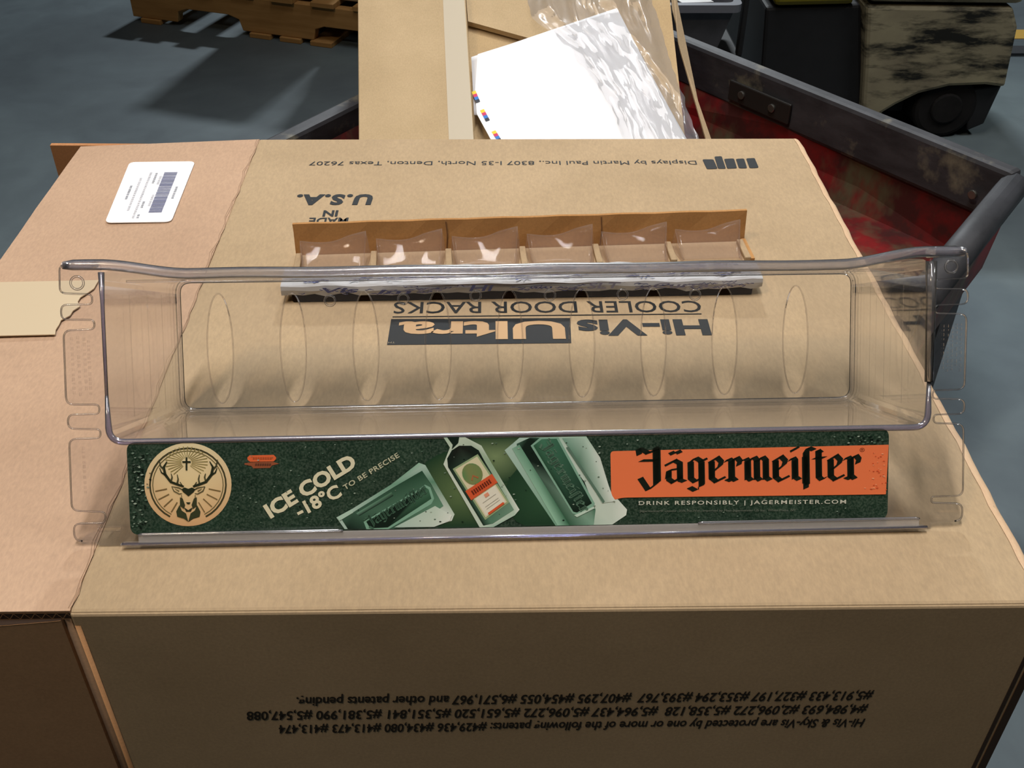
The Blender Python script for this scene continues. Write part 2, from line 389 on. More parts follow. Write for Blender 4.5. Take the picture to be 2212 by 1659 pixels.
# the low table under the carton
tb = empty('packing_table', Matrix.Translation((0, .345, FLOOR)), 'plain wooden table hidden under the large brown carton', 'table')
M_ply = grained('plywood', (150, 118, 82), (172, 140, 100), 6, .7, .3, (1, 9, 1))
mesh('tabletop', *bx(-.27, .27, -.285, .315, .93 - CH - .03, .93 - CH), M_ply, tb, bevel=.003)
for sx in (-1, 1):
    for y in (-.235, .265): mesh('leg', *bx(sx * .22 - .025, sx * .22 + .025, y - .025, y + .025, 0, .93 - CH - .03), M_ply, tb, bevel=.003)

# ------------------------------------------------------------------ clear cooler rack
tl = .5692955; yw = .0182
EX = Vector((cos(yw), sin(yw), 0)); EY = Vector((-sin(yw) * sin(tl), cos(yw) * sin(tl), cos(tl))); EZ = EX.cross(EY)
RO = Vector((-.02464, .061846, .0014))
RM = Matrix(((EX.x, EY.x, EZ.x, RO.x), (EX.y, EY.y, EZ.y, RO.y), (EX.z, EY.z, EZ.z, RO.z), (0, 0, 0, 1)))
rack = empty('cooler_rack', RM, 'long clear plastic cooler rack with notched sides and a green label strip', 'rack')
D = .117; TH = .0024
lo = [(-.274, .1872), (-.3005, .1872), (-.3012, .1677), (-.2805, .1667), (-.2805, .1603), (-.3008, .1602), (-.3010, .1505), (-.2797, .1500), (-.2799, .1440), (-.3000, .1434), (-.3007, .0946), (-.2792, .0942), (-.2794, .0880), (-.3000, .0880), (-.3004, .0785), (-.2792, .0778), (-.2794, .0720), (-.3000, .0717), (-.3007, .0236), (-.2786, .0222), (-.2789, .0150), (-.3001, .0148), (-.2997, .0030), (-.2860, .0026), (-.2835, 0)]
lr = [.003, .005, .004, .0028, .0028, .004, .004, .0028, .0028, .005, .005, .0028, .0028, .0046, .0046, .0028, .0028, .005, .005, .003, .003, .005, .005, .001, .001]
ro_ = [(.2785, 0), (.2785, .0030), (.3002, .0040), (.3005, .0160), (.2787, .0170), (.2786, .0212), (.3005, .0214), (.2998, .0708), (.2791, .0718), (.2790, .0775), (.3002, .0777), (.3000, .0878), (.2781, .0884), (.2780, .0940), (.2998, .0944), (.3001, .1454), (.2786, .1460), (.2785, .1516), (.3008, .1519), (.3006, .1621), (.2783, .1624), (.2782, .1686), (.3005, .1692), (.3000, .1880), (.2747, .1880)]
rr_ = [.001, .001, .005, .005, .0025, .0025, .005, .005, .0028, .0028, .0046, .0046, .0028, .0028, .005, .005, .0028, .0028, .0046, .0046, .0028, .0028, .004, .005, .003]
outl = lo + ro_ + [(.2747, .0700), (-.2735, .0700)]
mesh('face_panel', *prism(fillet(outl, lr + rr_ + [.009, .009]), -TH, 0), M_flange, rack)
# moulded bead round every notch and along the outer edge of both flanges
def bead(pts, rad, r, name, mat, z=-.0012):
    f = fillet([(0, 0)] + pts + [(0, 0)], [0] + rad + [0])[1:-1]
    return tube([(x, y, z) for x, y in f], r, 6)
mesh('flange_bead', *bead(lo[1:-2], lr[1:-2], .0006, 'b', None), M_bead, rack, True)
mesh('flange_bead', *bead(ro_[2:-1], rr_[2:-1], .0006, 'b', None), M_bead, rack, True)
# tray: lofted walls
fr_ = rrect(-.2735, .2747, .0700, .1815, .009, 5); bk_ = rrect(-.2570, .2640, .0765, .1762, .010, 5)
n = len(fr_); steps = 5; V = []
for s in range(steps + 1):
    t = s / steps
    V += [Vector((a[0] * (1 - t) + b[0] * t, a[1] * (1 - t) + b[1] * t, -D * t)) for a, b in zip(fr_, bk_)]
F = [[s * n + i, s * n + (i + 1) % n, (s + 1) * n + (i + 1) % n, (s + 1) * n + i] for s in range(steps) for i in range(n)]
mesh('tray_walls', V, F, M_clear, rack, False, solid=TH)
# tray back with nine tall slots
import bmesh
bm = bmesh.new(); ed = []
def loop(pts):
    vs = [bm.verts.new((x, y, -D)) for x, y in pts]
    for i in range(len(vs)): ed.append(bm.edges.new((vs[i], vs[(i + 1) % len(vs)])))
slots = [(-.2266 + .0557 * i, .1240, .0098, .0420) for i in range(9)]
loop([(x, y) for x, y in bk_])
for sx, sy, a, b in slots:
    loop([(sx + a * cos(2 * pi * k / 40), sy + b * sin(2 * pi * k / 40)) for k in range(40)])
bmesh.ops.triangle_fill(bm, use_beauty=True, use_dissolve=False, edges=ed)
me = bpy.data.meshes.new('tray_back'); bm.to_mesh(me); bm.free(); me.materials.append(M_clear)
ob = bpy.data.objects.new('tray_back', me); COL.objects.link(ob); ob.parent = rack; MX[ob] = RM
md = ob.modifiers.new('thickness', 'SOLIDIFY'); md.thickness = TH; md.offset = 0
for sx, sy, a, b in slots:
    mesh('slot_lip', *tube([(sx + a * cos(2 * pi * k / 40), sy + b * sin(2 * pi * k / 40), -D) for k in range(41)], .0006, 5, False), M_flange, rack, True)
for X, Y in ((-.1416, .1595), (-.0855, .160), (-.0299, .1618), (.0273, .1612), (.0835, .161), (.1399, .1600)):
    mesh('boss_ring', *ring(Vector((X, Y, -D + .001)), Vector((1, 0, 0)), Vector((0, 1, 0)), .0040, .0008), M_bead, rack, True)
for X, Y in ((-.2892, .1743), (.2884, .1771)):
    mesh('boss_ring', *ring(Vector((X, Y, .0002)), Vector((1, 0, 0)), Vector((0, 1, 0)), .0042, .0008), M_bead, rack, True)
# rims
def rim_y(x):
    a = abs(x); t = min(max((a - .215) / .06, 0), 1); t = t * t * (3 - 2 * t)
    return .1793 + (.0062 if x < 0 else .0082) * t
prof = []
nl = Vector((.55, .835)).normalized(); tl_ = Vector((nl.y, -nl.x))
for k in range(9):
    a = (k / 8 - .5); prof.append(tl_ * (-a * .0070) + nl * (.0034 - .0062 * (2 * a) ** 2 * .28))
for k in range(5):
    a = pi * (k + .5) / 5; prof.append(tl_ * (-.0035 * cos(a)) - nl * (.0036 * sin(a)))
xs = [-.2992 + .5982 * i / 90 for i in range(91)]; V, F = [], []; n = len(prof)
for x in xs:
    e = 1.0 - .35 * max(0, (abs(x) - .292) / .008)
    V += [Vector((x, rim_y(x) + q.x * e + .0003 * sin(x * 60), -.0032 + q.y * e)) for q in prof]
for i in range(90):
    for k in range(n): F.append([i * n + k, i * n + (k + 1) % n, (i + 1) * n + (k + 1) % n, (i + 1) * n + k])
F += [list(range(n)), list(range(90 * n, 91 * n))[::-1]]
mesh('top_rim', V, F, M_rim, rack, True)
mesh('top_rim_shelf', *tube([(-.262, .1750, -.014), (.262, .1758, -.014)], .0009, 8), M_flange, rack, True)
bp = fillet([(-.2738, .100), (-.2735, .0692), (.2747, .0692), (.2750, .100)], [0, .010, .010, 0], 6)
mesh('opening_rim', *tube([(x, y, -.0004) for x, y in bp], [.0012] + [.0022] * (len(bp) - 2) + [.0014], 10), M_rimv, rack, True, label='violet tinted lower rim of the tray opening')
mesh('side_rim', *tube([(-.2738, .100, -.0004), (-.2737, .16, -.0004), (-.2738, .181, -.001)], [.0012, .0014, .0022], 8), M_rimv, rack, True, label='violet tinted side rim')
mesh('side_rim', *tube([(.2752, .100, -.0006), (.2754, .16, -.0006), (.2752, .181, -.001)], [.0030, .0034, .0040], 10), M_bead, rack, True)
mesh('back_corner_rib', *tube([(x, y, -D) for x, y in bk_ + bk_[:1]], .0021, 8, False), M_bead, rack, True)
# draft lines on the end walls and raised ear pads on the top corners
for sx in (-1, 1):
    for d in (.035, .062, .085):
        t = d / D; xw = (-.2735 * (1 - t) - .2570 * t) if sx < 0 else (.2747 * (1 - t) + .2640 * t)
        mesh('wall_line', *tube([(xw - sx * .0012, .082, -d), (xw - sx * .0012, .166, -d)], .00035, 4), M_clear, rack)
mesh('ear_pad', *prism(rrect(.2785, .2990, .1835, .1895, .002, 3), -.020, -.001), M_rim, rack, bevel=.0015)
mesh('ear_pad', *prism(rrect(-.2990, -.2790, .1838, .1885, .002, 3), -.014, -.001), M_rim, rack, bevel=.0015)
# label channel along the foot
M_chan = clear('channel_plastic', (.985, .98, .98, 1), refl=.35, haze=.24, hazec=(.95, .92, .90, 1), edge=(.95, .945, .96, 1), rough=.1, back=.2)
mesh('label_channel', *join(bx(-.268, .2735, .0002, .0019, -.001, .0045), bx(-.2560, .2684, .0002, .0072, .0030, .0045)), M_chan, rack, bevel=.0006)
mesh('foot_rim', *tube([(-.267, .0012, .0036), (.274, .0012, .0036)], .0013, 8), M_rimv, rack, True)
for x0, x1 in ((-.2560, -.1210), (.1175, .2684)):
    mesh('channel_clip', *tube([(x0, .0072, .0040), (x0 + .003, .0078, .0042), (x1 - .003, .0078, .0042), (x1, .0072, .0040)], .0010, 6), M_rim, rack, True)
mesh('key_notch', *tube([(x, y, .0004) for x, y in fillet([(-.2835, .0125), (-.2680, .0125), (-.2680, .0098), (-.2835, .0098)], .001, 2)], .0005, 5), M_flange, rack, True)
# illegible moulded marks on both flanges
r = random.Random(3); parts = []
for sx, rows_, y0, y1 in ((-1, (-.2945, -.2905, -.2865, -.2838), .100, .138), (-1, (-.2905,), .030, .066), (1, (.2835, .2865, .2895, .2925, .2955), .105, .138)):
    for X in rows_:
        y = y0 + r.random() * .006
        while y < y1:
            h = r.uniform(.0010, .0026); parts.append(bx(X - .0008, X + .0008, y, y + h, 0, .0005)); y += h + r.uniform(.0008, .002)
V, F = join(*parts); mesh('moulded_marks', V, F, M_flange, rack, kind='stuff')

# ---- printed label strip inside the channel
Q = RM.inverted()
def L(x, y, z=0):
    p = Q @ on_plane(x, y, RO, EZ); return Vector((p.x, p.y, z))
N = Nt('label_green')
g0 = ramp(N, noise(N, 30, 5, .6), ((.3, lin((24, 44, 32))), (.7, lin((38, 62, 46)))))
g1 = noise(N, 700, 2, .6)
cg = mixc(N, .22, g0, ramp(N, g1, ((.4, (.01, .02, .015, 1)), (.7, (.2, .26, .2, 1)))))
p = N.n('ShaderNodeBsdfPrincipled', i_Roughness=.28); N.l(cg, p.inputs['Base Color'])
bn = N.n('ShaderNodeBump', i_Strength=.15, i_Distance=.001); N.l(noise(N, 500, 2), bn.inputs['Height']); N.l(bn.outputs[0], p.inputs['Normal'])
M_lg = N.done(p.outputs[0])
LZ = .0010
strip = mesh('label_strip', *prism(rrect(-.2620, .2478, .0068, .0690, .0062, 5), .0003, LZ), M_lg, rack, label='dark green drinks label with stag emblem and orange name panel')
def vc_mat(name, rough=.3):
    N = Nt(name); a = N.n('ShaderNodeVertexColor', layer_name='Col')
    p = N.n('ShaderNodeBsdfPrincipled', i_Roughness=rough); N.l(a.outputs[0], p.inputs['Base Color']); return N.done(p.outputs[0])
M_print = vc_mat('label_print_colours')
class Art:
    """flat print built from coloured polygons, each vertex with its ink colour"""
    def __init__(s): s.V = []; s.F = []; s.C = []
    def poly(s, pts, col, z):
        n = len(s.V)
        for i, p in enumerate(pts):
            q = L(*p) if not isinstance(p, Vector) else p.copy(); q.z = z; s.V.append(q)
            s.C.append(lin(col[i] if isinstance(col, list) else col))
        s.F.append(list(range(n, n + len(pts))))
    def raw(s, VF, col, z):
        n = len(s.V)
        for q in VF[0]: q = q.copy(); q.z = z; s.V.append(q); s.C.append(lin(col))
        s.F += [[i + n for i in f] for f in VF[1]]
    def line(s, pts, w, col, z):
        P = [Vector(p).to_2d() for p in pts]
        w = w if isinstance(w, (list, tuple)) else [w] * len(P)
        Lf, Rt = [], []
        for i, p in enumerate(P):
            d = (P[min(i + 1, len(P) - 1)] - P[max(i - 1, 0)]); d = Vector((-d.y, d.x)).normalized() * w[i] / 2
            Lf.append(p + d); Rt.append(p - d)
        for i in range(len(P) - 1):
            s.poly([tuple(Lf[i]), tuple(Lf[i + 1]), tuple(Rt[i + 1]), tuple(Rt[i])], col, z)
    def build(s, name, par=None, mat=None):
        o = mesh(name, s.V, s.F, mat or M_print, par or strip)
        at = o.data.color_attributes.new('Col', 'FLOAT_COLOR', 'POINT')
        for i, c in enumerate(s.C): at.data[i].color = c
        return o
def clip_y(pts, lo_, hi_):
    return pts
# soft green glow behind the bottles
a = Art()
def glow(cx, cy, rx, ry, c_in, z, n=24):
    cen = L(cx, cy); cen.z = z
    i0 = len(a.V); a.V.append(cen); a.C.append(lin(c_in))
    for k in range(n):
        q = L(cx + rx * cos(2 * pi * k / n), cy + ry * sin(2 * pi * k / n)); q.z = z; q.y = min(max(q.y, .0073), .0685); a.V.append(q); a.C.append(lin((34, 62, 42)))
    a.F += [[i0, i0 + 1 + k, i0 + 1 + (k + 1) % n] for k in range(n)]
glow(1000, 1060, 110, 90, (96, 118, 76), LZ + .0001)
glow(1070, 985, 75, 60, (122, 142, 100), LZ + .00015)
glow(1180, 1070, 90, 80, (50, 84, 58), LZ + .0002)
a.build('green_glow')
# stag emblem
a = Art(); z = LZ + .00015
ccx, ccy, R = 407, 1046, 94
def pol(rad, ang, sy=.955): return (ccx + rad * cos(ang), ccy - rad * sin(ang) * sy)
cols = []; pts = []
for k in range(48):
    an = 2 * pi * k / 48; pts.append(pol(R, an)); t = .5 + .5 * sin(an); cols.append((216 + 16 * t, 170 + 46 * t, 122 + 50 * t))
q = L(ccx, ccy); q.z = z
i0 = 0; a.V.append(q); a.C.append(lin((236, 212, 160)))
for p_, c_ in zip(pts, cols): q = L(*p_); q.z = z; a.V.append(q); a.C.append(lin(c_))
a.F += [[0, 1 + k, 1 + (k + 1) % 48] for k in range(48)]
z += .00015; DK = (44, 50, 34)
def arc(rad, w, a0, a1, col, n=30): a.line([pol(rad, a0 + (a1 - a0) * i / n) for i in range(n + 1)], w, col, z)
arc(82, 3.6, math.radians(-62), math.radians(242), (70, 66, 44)); arc(76, 2.0, math.radians(-62), math.radians(242), (120, 108, 72))
z += .0001
cx0, cy0 = 404, 998
for k in range(30):
    an = 2 * pi * k / 30 + .05
    r0, r1 = (11, 46 if sin(an) > -.35 else 44)
    if sin(an) < -.80: continue
    a.line([(cx0 + r0 * cos(an), cy0 - r0 * sin(an) * .9), (cx0 + r1 * cos(an), cy0 - r1 * sin(an) * .75)], [1.0, 1.8], (150, 138, 84), z)
for an in (-12, -28, -44, -60, 192, 208, 224, 240):   # lower rays
    t = math.radians(an); a.line([pol(46, t), pol(72, t)], 2.4, (128, 106, 68), z)
z += .0001
a.line([(404, 987), (404, 1015)], 3.6, DK, z); a.line([(395, 997), (413, 997)], 3.6, DK, z)
for s in (-1, 1):   # antlers and tines
    X = lambda v: 408 + s * v
    a.line([(X(10), 1050), (X(22), 1046), (X(38), 1040), (X(50), 1024), (X(53), 1008), (X(46), 996)], [4, 5, 5, 6, 5, 2], DK, z)
    a.line([(X(52), 1014), (X(60), 1006), (X(63), 992)], [4, 3.5, 1.5], (70, 70, 48), z)
    a.line([(X(48), 1026), (X(58), 1020), (X(62), 1010)], [4, 3, 1.5], DK, z)
    a.line([(X(38), 1040), (X(35), 1030), (X(37), 1022)], [4, 3, 1.5], (80, 78, 52), z)
    a.line([(X(24), 1044), (X(22), 1034), (X(24), 1024)], [4, 3, 1.5], (80, 78, 52), z)
    a.line([(X(12), 1050), (X(18), 1040)], [3, 1.5], (80, 78, 52), z)
    a.line([(X(11), 1058), (X(20), 1053), (X(36), 1050)], [2, 2.4, 1.2], (84, 80, 54), z)      # ear
    a.line([(X(36), 1050), (X(31), 1060), (X(20), 1066), (X(14), 1065)], [1.2, 2.4, 2.2, 1.6], (96, 90, 62), z)
    a.line([(X(20), 1060), (X(29), 1055)], [3.0, 1.0], (120, 108, 74), z)
    a.line([(X(15), 1068), (X(14), 1080), (X(9), 1098)], [1.4, 1.4, 1.4], (110, 100, 68), z)
    a.poly([(X(12), 1076), (X(18), 1073), (X(18), 1092), (X(10), 1098), (X(7), 1090)], (62, 66, 44), z)                       # cheek
    a.poly([(X(0), 1126), (X(10), 1119), (X(24), 1115), (X(26), 1104), (X(19), 1090), (X(14), 1102), (X(5), 1108)], (58, 64, 42), z)  # chest
a.poly([(393, 1056), (400, 1052), (408, 1055), (416, 1052), (423, 1056), (419, 1062), (408, 1071), (397, 1062)], DK, z)                    # brow
a.poly([(399, 1095), (408, 1101), (417, 1095), (413, 1104), (403, 1104)], DK, z)                                              # chin
a.poly([(403, 1084), (413, 1084), (410, 1088), (406, 1088)], DK, z)                                                           # nose
a.build('stag_emblem')
# orange pill and its ribbon
a = Art(); z = LZ + .0002
a.poly([(535, 988), (540, 983), (592, 982), (597, 987), (597, 991), (592, 996), (541, 997), (536, 993)], (224, 104, 60), z)
a.poly([(529, 1000), (545, 998), (590, 997), (604, 1001), (588, 1005), (584, 1010), (548, 1011), (544, 1006), (529, 1003)], (150, 84, 56), z)
for i in range(8): a.poly([(547 + 5.2 * i, 987), (551 + 5.2 * i, 987), (551 + 5.2 * i, 992), (547 + 5.2 * i, 992)], (176, 84, 48), z + .0001)
for i in range(7): a.poly([(552 + 5.0 * i, 1001), (556 + 5.0 * i, 1000), (556 + 5 * i, 1005), (552 + 5.0 * i, 1006)], (96, 58, 42), z + .0001)
a.build('orange_badge')
# slanted lettering
def ltext(s, p0, p1, cap, bold=.02, z=LZ + .0003, space=1):
    A, B = L(*p0), L(*p1); u = (B - A); w = u.length; u.normalize(); v = Vector((-u.y, u.x, 0))
    A.z = z; return text_fit(s, A, u, v, w, cap, bold, 0, space)
px = (L(1000, 1050) - L(1001, 1050)).length
a = Art()
a.raw(ltext('ICE COLD', (586, 1120), (774, 1006), 33 * px, .045), (222, 216, 184), LZ + .0003)
a.raw(ltext('-18°C', (648, 1118), (741, 1070), 29 * px, .035), (222, 216, 184), LZ + .0003)
a.raw(ltext('TO BE PRECISE', (746, 1058), (864, 986), 11 * px, .02, space=1.1), (190, 190, 160), LZ + .0003)
a.build('slogan_lettering')
# the three bottles
a = Art()
MI, WH, GR, BK, OR = (172, 198, 184), (222, 230, 220), (62, 94, 76), (22, 36, 28), (212, 92, 54)
def bpoly(pts, col, z):
    P = [L(*p) for p in pts]
    for q in P: q.y = min(max(q.y, .0071), .0686)
    a.poly(P, col, z)
z0 = LZ + .00025
# left bottle, lying on its side
bpoly([(727, 1117), (762, 1098), (845, 1046), (905, 999), (919, 1004), (940, 1040), (982, 1110), (976, 1124), (938, 1137), (745, 1142)], [MI, MI, (116, 160, 136), (150, 190, 166), MI, (96, 140, 114), (196, 214, 198), WH, (180, 204, 188), MI], z0)
bpoly([(738, 1120), (766, 1104), (850, 1052), (912, 1016), (932, 1046), (958, 1092), (930, 1112), (850, 1142), (752, 1142)], [GR, GR, BK, (40, 74, 54), BK, (96, 138, 112), (110, 150, 124), GR, BK], z0 + .0001)
bpoly([(770, 1108), (846, 1062), (850, 1070), (776, 1114)], [(110, 152, 128), (90, 130, 104), BK, BK], z0 + .00015)
bpoly([(786, 1126), (905, 1056), (918, 1046), (930, 1052), (938, 1076), (932, 1088), (840, 1142), (792, 1142)], (128, 172, 148), z0 + .0002)
bpoly([(792, 1126), (906, 1060), (918, 1051), (926, 1056), (932, 1076), (838, 1138), (800, 1140)], [BK, BK, (60, 100, 76), (70, 112, 86), (48, 84, 62), BK, BK], z0 + .0003)
bpoly([(852, 1138), (940, 1092), (976, 1112), (972, 1124), (938, 1137)], [MI, (190, 210, 194), WH, WH, (200, 214, 200)], z0 + .0003)
bpoly([(728, 1117), (760, 1099), (764, 1106), (734, 1124)], (176, 206, 188), z0 + .0003)
# middle bottle
bpoly([(958, 942), (1004, 942), (1040, 962), (1062, 1000), (1122, 1100), (1112, 1112), (1066, 1138), (1036, 1138), (958, 1002), (972, 966)], [(170, 196, 172), (190, 204, 184), (200, 214, 196), (150, 176, 148), WH, (180, 204, 186), (150, 184, 164), (196, 212, 196), (206, 216, 200), (190, 206, 186)], z0 + .0003)
bpoly([(966, 942), (992, 942), (990, 956), (976, 970), (978, 960)], BK, z0 + .0004)
bpoly([(976, 972), (992, 962), (1018, 962), (1034, 972), (1046, 994), (1110, 1100), (1064, 1130), (1044, 1134), (968, 1008), (966, 990)], [BK, (30, 30, 26), BK, BK, BK, (116, 150, 128), (90, 130, 106), BK, BK, BK], z0 + .0004)
def quad2(p0, p1, p2, p3, col, z): bpoly([p0, p1, p2, p3], col, z)
LA, LB, LC, LD = (978, 1012), (1032, 980), (1100, 1084), (1048, 1122)     # bottle label corners
def lb(u, v):
    x = (LA[0] * (1 - u) + LB[0] * u) * (1 - v) + (LD[0] * (1 - u) + LC[0] * u) * v
    y = (LA[1] * (1 - u) + LB[1] * u) * (1 - v) + (LD[1] * (1 - u) + LC[1] * u) * v
    return (x, y)
def lquad(u0, u1, v0, v1, col, z): bpoly([lb(u0, v0), lb(u1, v0), lb(u1, v1), lb(u0, v1)], col, z)
lquad(0, 1, 0, 1, (150, 170, 128), z0 + .0005); lquad(.06, .94, .03, .97, (216, 208, 172), z0 + .0006)
lquad(.10, .90, .62, .95, (226, 222, 204), z0 + .0007); lquad(-.04, 1.04, .42, .60, OR, z0 + .0008); lquad(.2, .84, .93, .97, OR, z0 + .0008)
cu, cv = .48, .24
bpoly([lb(cu + .34 * cos(2 * pi * k / 20), cv + .185 * sin(2 * pi * k / 20)) for k in range(20)], [(112 + 20 * sin(k), 134, 84) for k in range(20)], z0 + .0008)
a.line([lb(.35, .33), lb(.46, .27), lb(.58, .35)], 3.5, (170, 104, 66), z0 + .0009)
for i in range(9): lquad(.12 + .086 * i, .175 + .086 * i, .47, .55, (110, 44, 28), z0 + .0009)
lquad(.42, .58, .64, .70, (226, 150, 120), z0 + .0009)
for v in (.74, .82, .86): lquad(.24, .78, v, v + .008, (186, 182, 168), z0 + .0009)
# right bottle
bpoly([(1090, 972), (1122, 945), (1266, 942), (1296, 988), (1318, 1060), (1354, 1100), (1352, 1112), (1322, 1134), (1200, 1136)], [MI, MI, (170, 200, 180), (206, 216, 204), (196, 210, 198), WH, WH, (200, 214, 200), (120, 166, 140)], z0)
bpoly([(1116, 958), (1144, 945), (1190, 945), (1262, 1040), (1286, 1100), (1282, 1134), (1226, 1134), (1118, 984)], [GR, BK, (60, 108, 84), BK, (66, 112, 86), (130, 168, 146), (40, 84, 58), BK], z0 + .0001)
bpoly([(1106, 968), (1122, 960), (1178, 1050), (1230, 1134), (1204, 1134)], [(136, 176, 152), (104, 150, 124), (150, 182, 160), (60, 108, 80), (150, 196, 170)], z0 + .0002)
bpoly([(1146, 962), (1166, 945), (1206, 944), (1284, 1086), (1282, 1094), (1248, 1112), (1236, 1108)], (130, 172, 150), z0 + .0002)
bpoly([(1152, 962), (1170, 948), (1202, 947), (1278, 1086), (1246, 1106), (1238, 1104)], [(50, 90, 66), (70, 120, 94), (60, 108, 84), BK, BK, BK], z0 + .0003)
bpoly([(1214, 946), (1262, 944), (1294, 990), (1322, 1070), (1330, 1082), (1300, 1086), (1250, 1000)], [(120, 160, 140), (176, 202, 186), (208, 218, 208), WH, WH, (150, 174, 158), (84, 124, 102)], z0 + .0002)
bpoly([(1222, 966), (1228, 964), (1306, 1082), (1302, 1086)], (92, 120, 104), z0 + .0003)
bpoly([(1240, 1112), (1282, 1093), (1284, 1097), (1246, 1116)], (190, 214, 198), z0 + .0004)
a.build('bottle_picture')
# embossed wordmarks on the glass: short slanted blackletter strokes
def blackletter(p0, p1, h, col, zz, art):
    A, B = Vector(p0), Vector(p1); u = (B - A); Ln = u.length; u.normalize(); v = Vector((u.y, -u.x))
    S_ = blk_strokes(); tw = S_[-1]
    for st in S_[0]:
        for (xa, ya), (xb, yb), in zip(st[:-1], st[1:]):
            P = []
            n_ = st.w if hasattr(st, 'w') else .13
            nx, ny = .19, .10
            a0, b0 = Vector((xa, ya)), Vector((xb, yb)); k = Vector((nx, ny))
            quad = [a0 - k * .5, b0 - k * .5, b0 + k * .5, a0 + k * .5]
            if abs((b0 - a0).normalized().cross(k.normalized())) < .25:
                kk = Vector((-ny, nx)) * .35; quad = [a0 - k * .5 - kk * .5, b0 + k * .5 - kk * .5, b0 + k * .5 + kk * .5, a0 - k * .5 + kk * .5]
            for q in quad:
                w = A + u * (q.x / tw * Ln) + v * (q.y * h); P.append((w.x, w.y))
            art.poly(P, col, zz)
def blk_strokes():
    """Jägermeiſter as broad-nib strokes: x runs along the word, y up from the baseline with x-height 1"""
    st = []; x = 0.0
    def add(dx, *lines):
        nonlocal x
        for ln in lines: st.append([(x + p[0], p[1]) for p in ln])
        x += dx
    # J
    add(.92, [(.62, 1.46), (.62, -.06), (.36, -.30), (.10, .20)], [(.66, -.02), (.66, 1.46)], [(.70, 1.40), (.70, .02)], [(.10, 1.42), (.36, 1.24), (.66, 1.34)], [(.13, .92), (.66, .92)], [(.05, 1.42), (.08, 1.16)])
    # ä
    add(.72, [(.10, .74), (.34, .90), (.52, .78), (.52, .08), (.66, .02)], [(.50, .80), (.50, .10)], [(.10, .18), (.14, .50), (.48, .56)], [(.14, .46), (.14, .12), (.28, .0), (.48, .16)], [(.22, 1.26), (.30, 1.16)], [(.44, 1.30), (.52, 1.20)])
    # g
    add(.70, [(.14, .86), (.14, .16), (.28, .02), (.50, .14)], [(.14, .82), (.32, 1.0), (.50, .86), (.50, -.18), (.30, -.36), (.10, -.22)], [(.50, .84), (.62, .92)], [(.17, .80), (.17, .14)], [(.53, .80), (.53, -.14)])
    # e
    def e(): add(.60, [(.14, .84), (.14, .16), (.30, .0), (.52, .14)], [(.17, .80), (.17, .12)], [(.14, .82), (.34, 1.0), (.48, .82), (.44, .66), (.18, .40)])
    def rr(): add(.56, [(.04, .82), (.14, .94), (.24, .82), (.24, .14), (.36, .02)], [(.20, .84), (.20, .10)], [(.06, .10), (.22, .02)], [(.24, .82), (.40, 1.0), (.50, .84), (.46, .66)])
    e(); rr()
    # m
    add(.98, [(.04, .84), (.14, .94), (.22, .84), (.22, .12), (.32, .02)], [(.18, .84), (.18, .08)], [(.22, .80), (.42, 1.0), (.52, .84), (.52, .12), (.62, .02)], [(.49, .86), (.49, .08)], [(.52, .80), (.70, 1.0), (.82, .84), (.82, .12), (.94, .02)], [(.79, .86), (.79, .08)])
    e()
    # i
    add(.36, [(.04, .82), (.14, .94), (.22, .82), (.22, .12), (.34, .02)], [(.18, .84), (.18, .08)], [(.14, 1.24), (.26, 1.34)])
    # long s
    add(.42, [(.20, -.34), (.20, 1.16), (.30, 1.34), (.48, 1.24)], [(.24, -.20), (.24, 1.20)], [(.17, 1.0), (.17, -.10)])
    # t
    add(.46, [(.20, 1.24), (.20, .14), (.32, .0), (.42, .10)], [(.23, 1.14), (.23, .10)], [(.06, .90), (.42, .92)], [(.20, 1.22), (.30, 1.12)])
    e(); rr()
    return st, x
a = Art()
blackletter((798, 1140), (926, 1062), 17, (70, 104, 84), z0 + .0005, a)
a.build('embossed_wordmark')
a = Art(); blackletter((1166, 958), (1256, 1108), 17, (86, 118, 98), z0 + .0005, a)
a.build('embossed_wordmark')
# orange panel and the wordmark
a = Art(); z = LZ + .0004
nt = fillet([(1318, 974), (1918, 960), (1912, 1067), (1345, 1074), (1320, 1080)], [8, 1, 1, 10, 1], 4)
a.poly([(x, y) for x, y in nt], (236, 122, 76), z); a.build('orange_panel')
a = Art(); blackletter((1376, 1042), (1858, 1034), 52, (26, 32, 24), LZ + .0006, a); a.build('wordmark')
a = Art()
a.raw(ltext('DRINK RESPONSIBLY | JAGERMEISTER.COM', (1379, 1090), (1826, 1087), 8.6 * px, .012, space=1.25), (206, 206, 190), LZ + .0004)
a.build('footer_lettering'); a = Art()
a.raw(ltext('Jägermeister® Liqueur. 35% Alc./Vol., Imported by Mast-Jägermeister US Inc., White Plains, NY', (1381, 1105), (1718, 1103), 4.6 * px, 0), (112, 118, 106), LZ + .0004)
a.build('footer_lettering'); a = Art()
a.raw(ltext('®', (1855, 975), (1866, 975), 8 * px, 0), (120, 56, 34), LZ + .0006)
a.build('registered_mark')
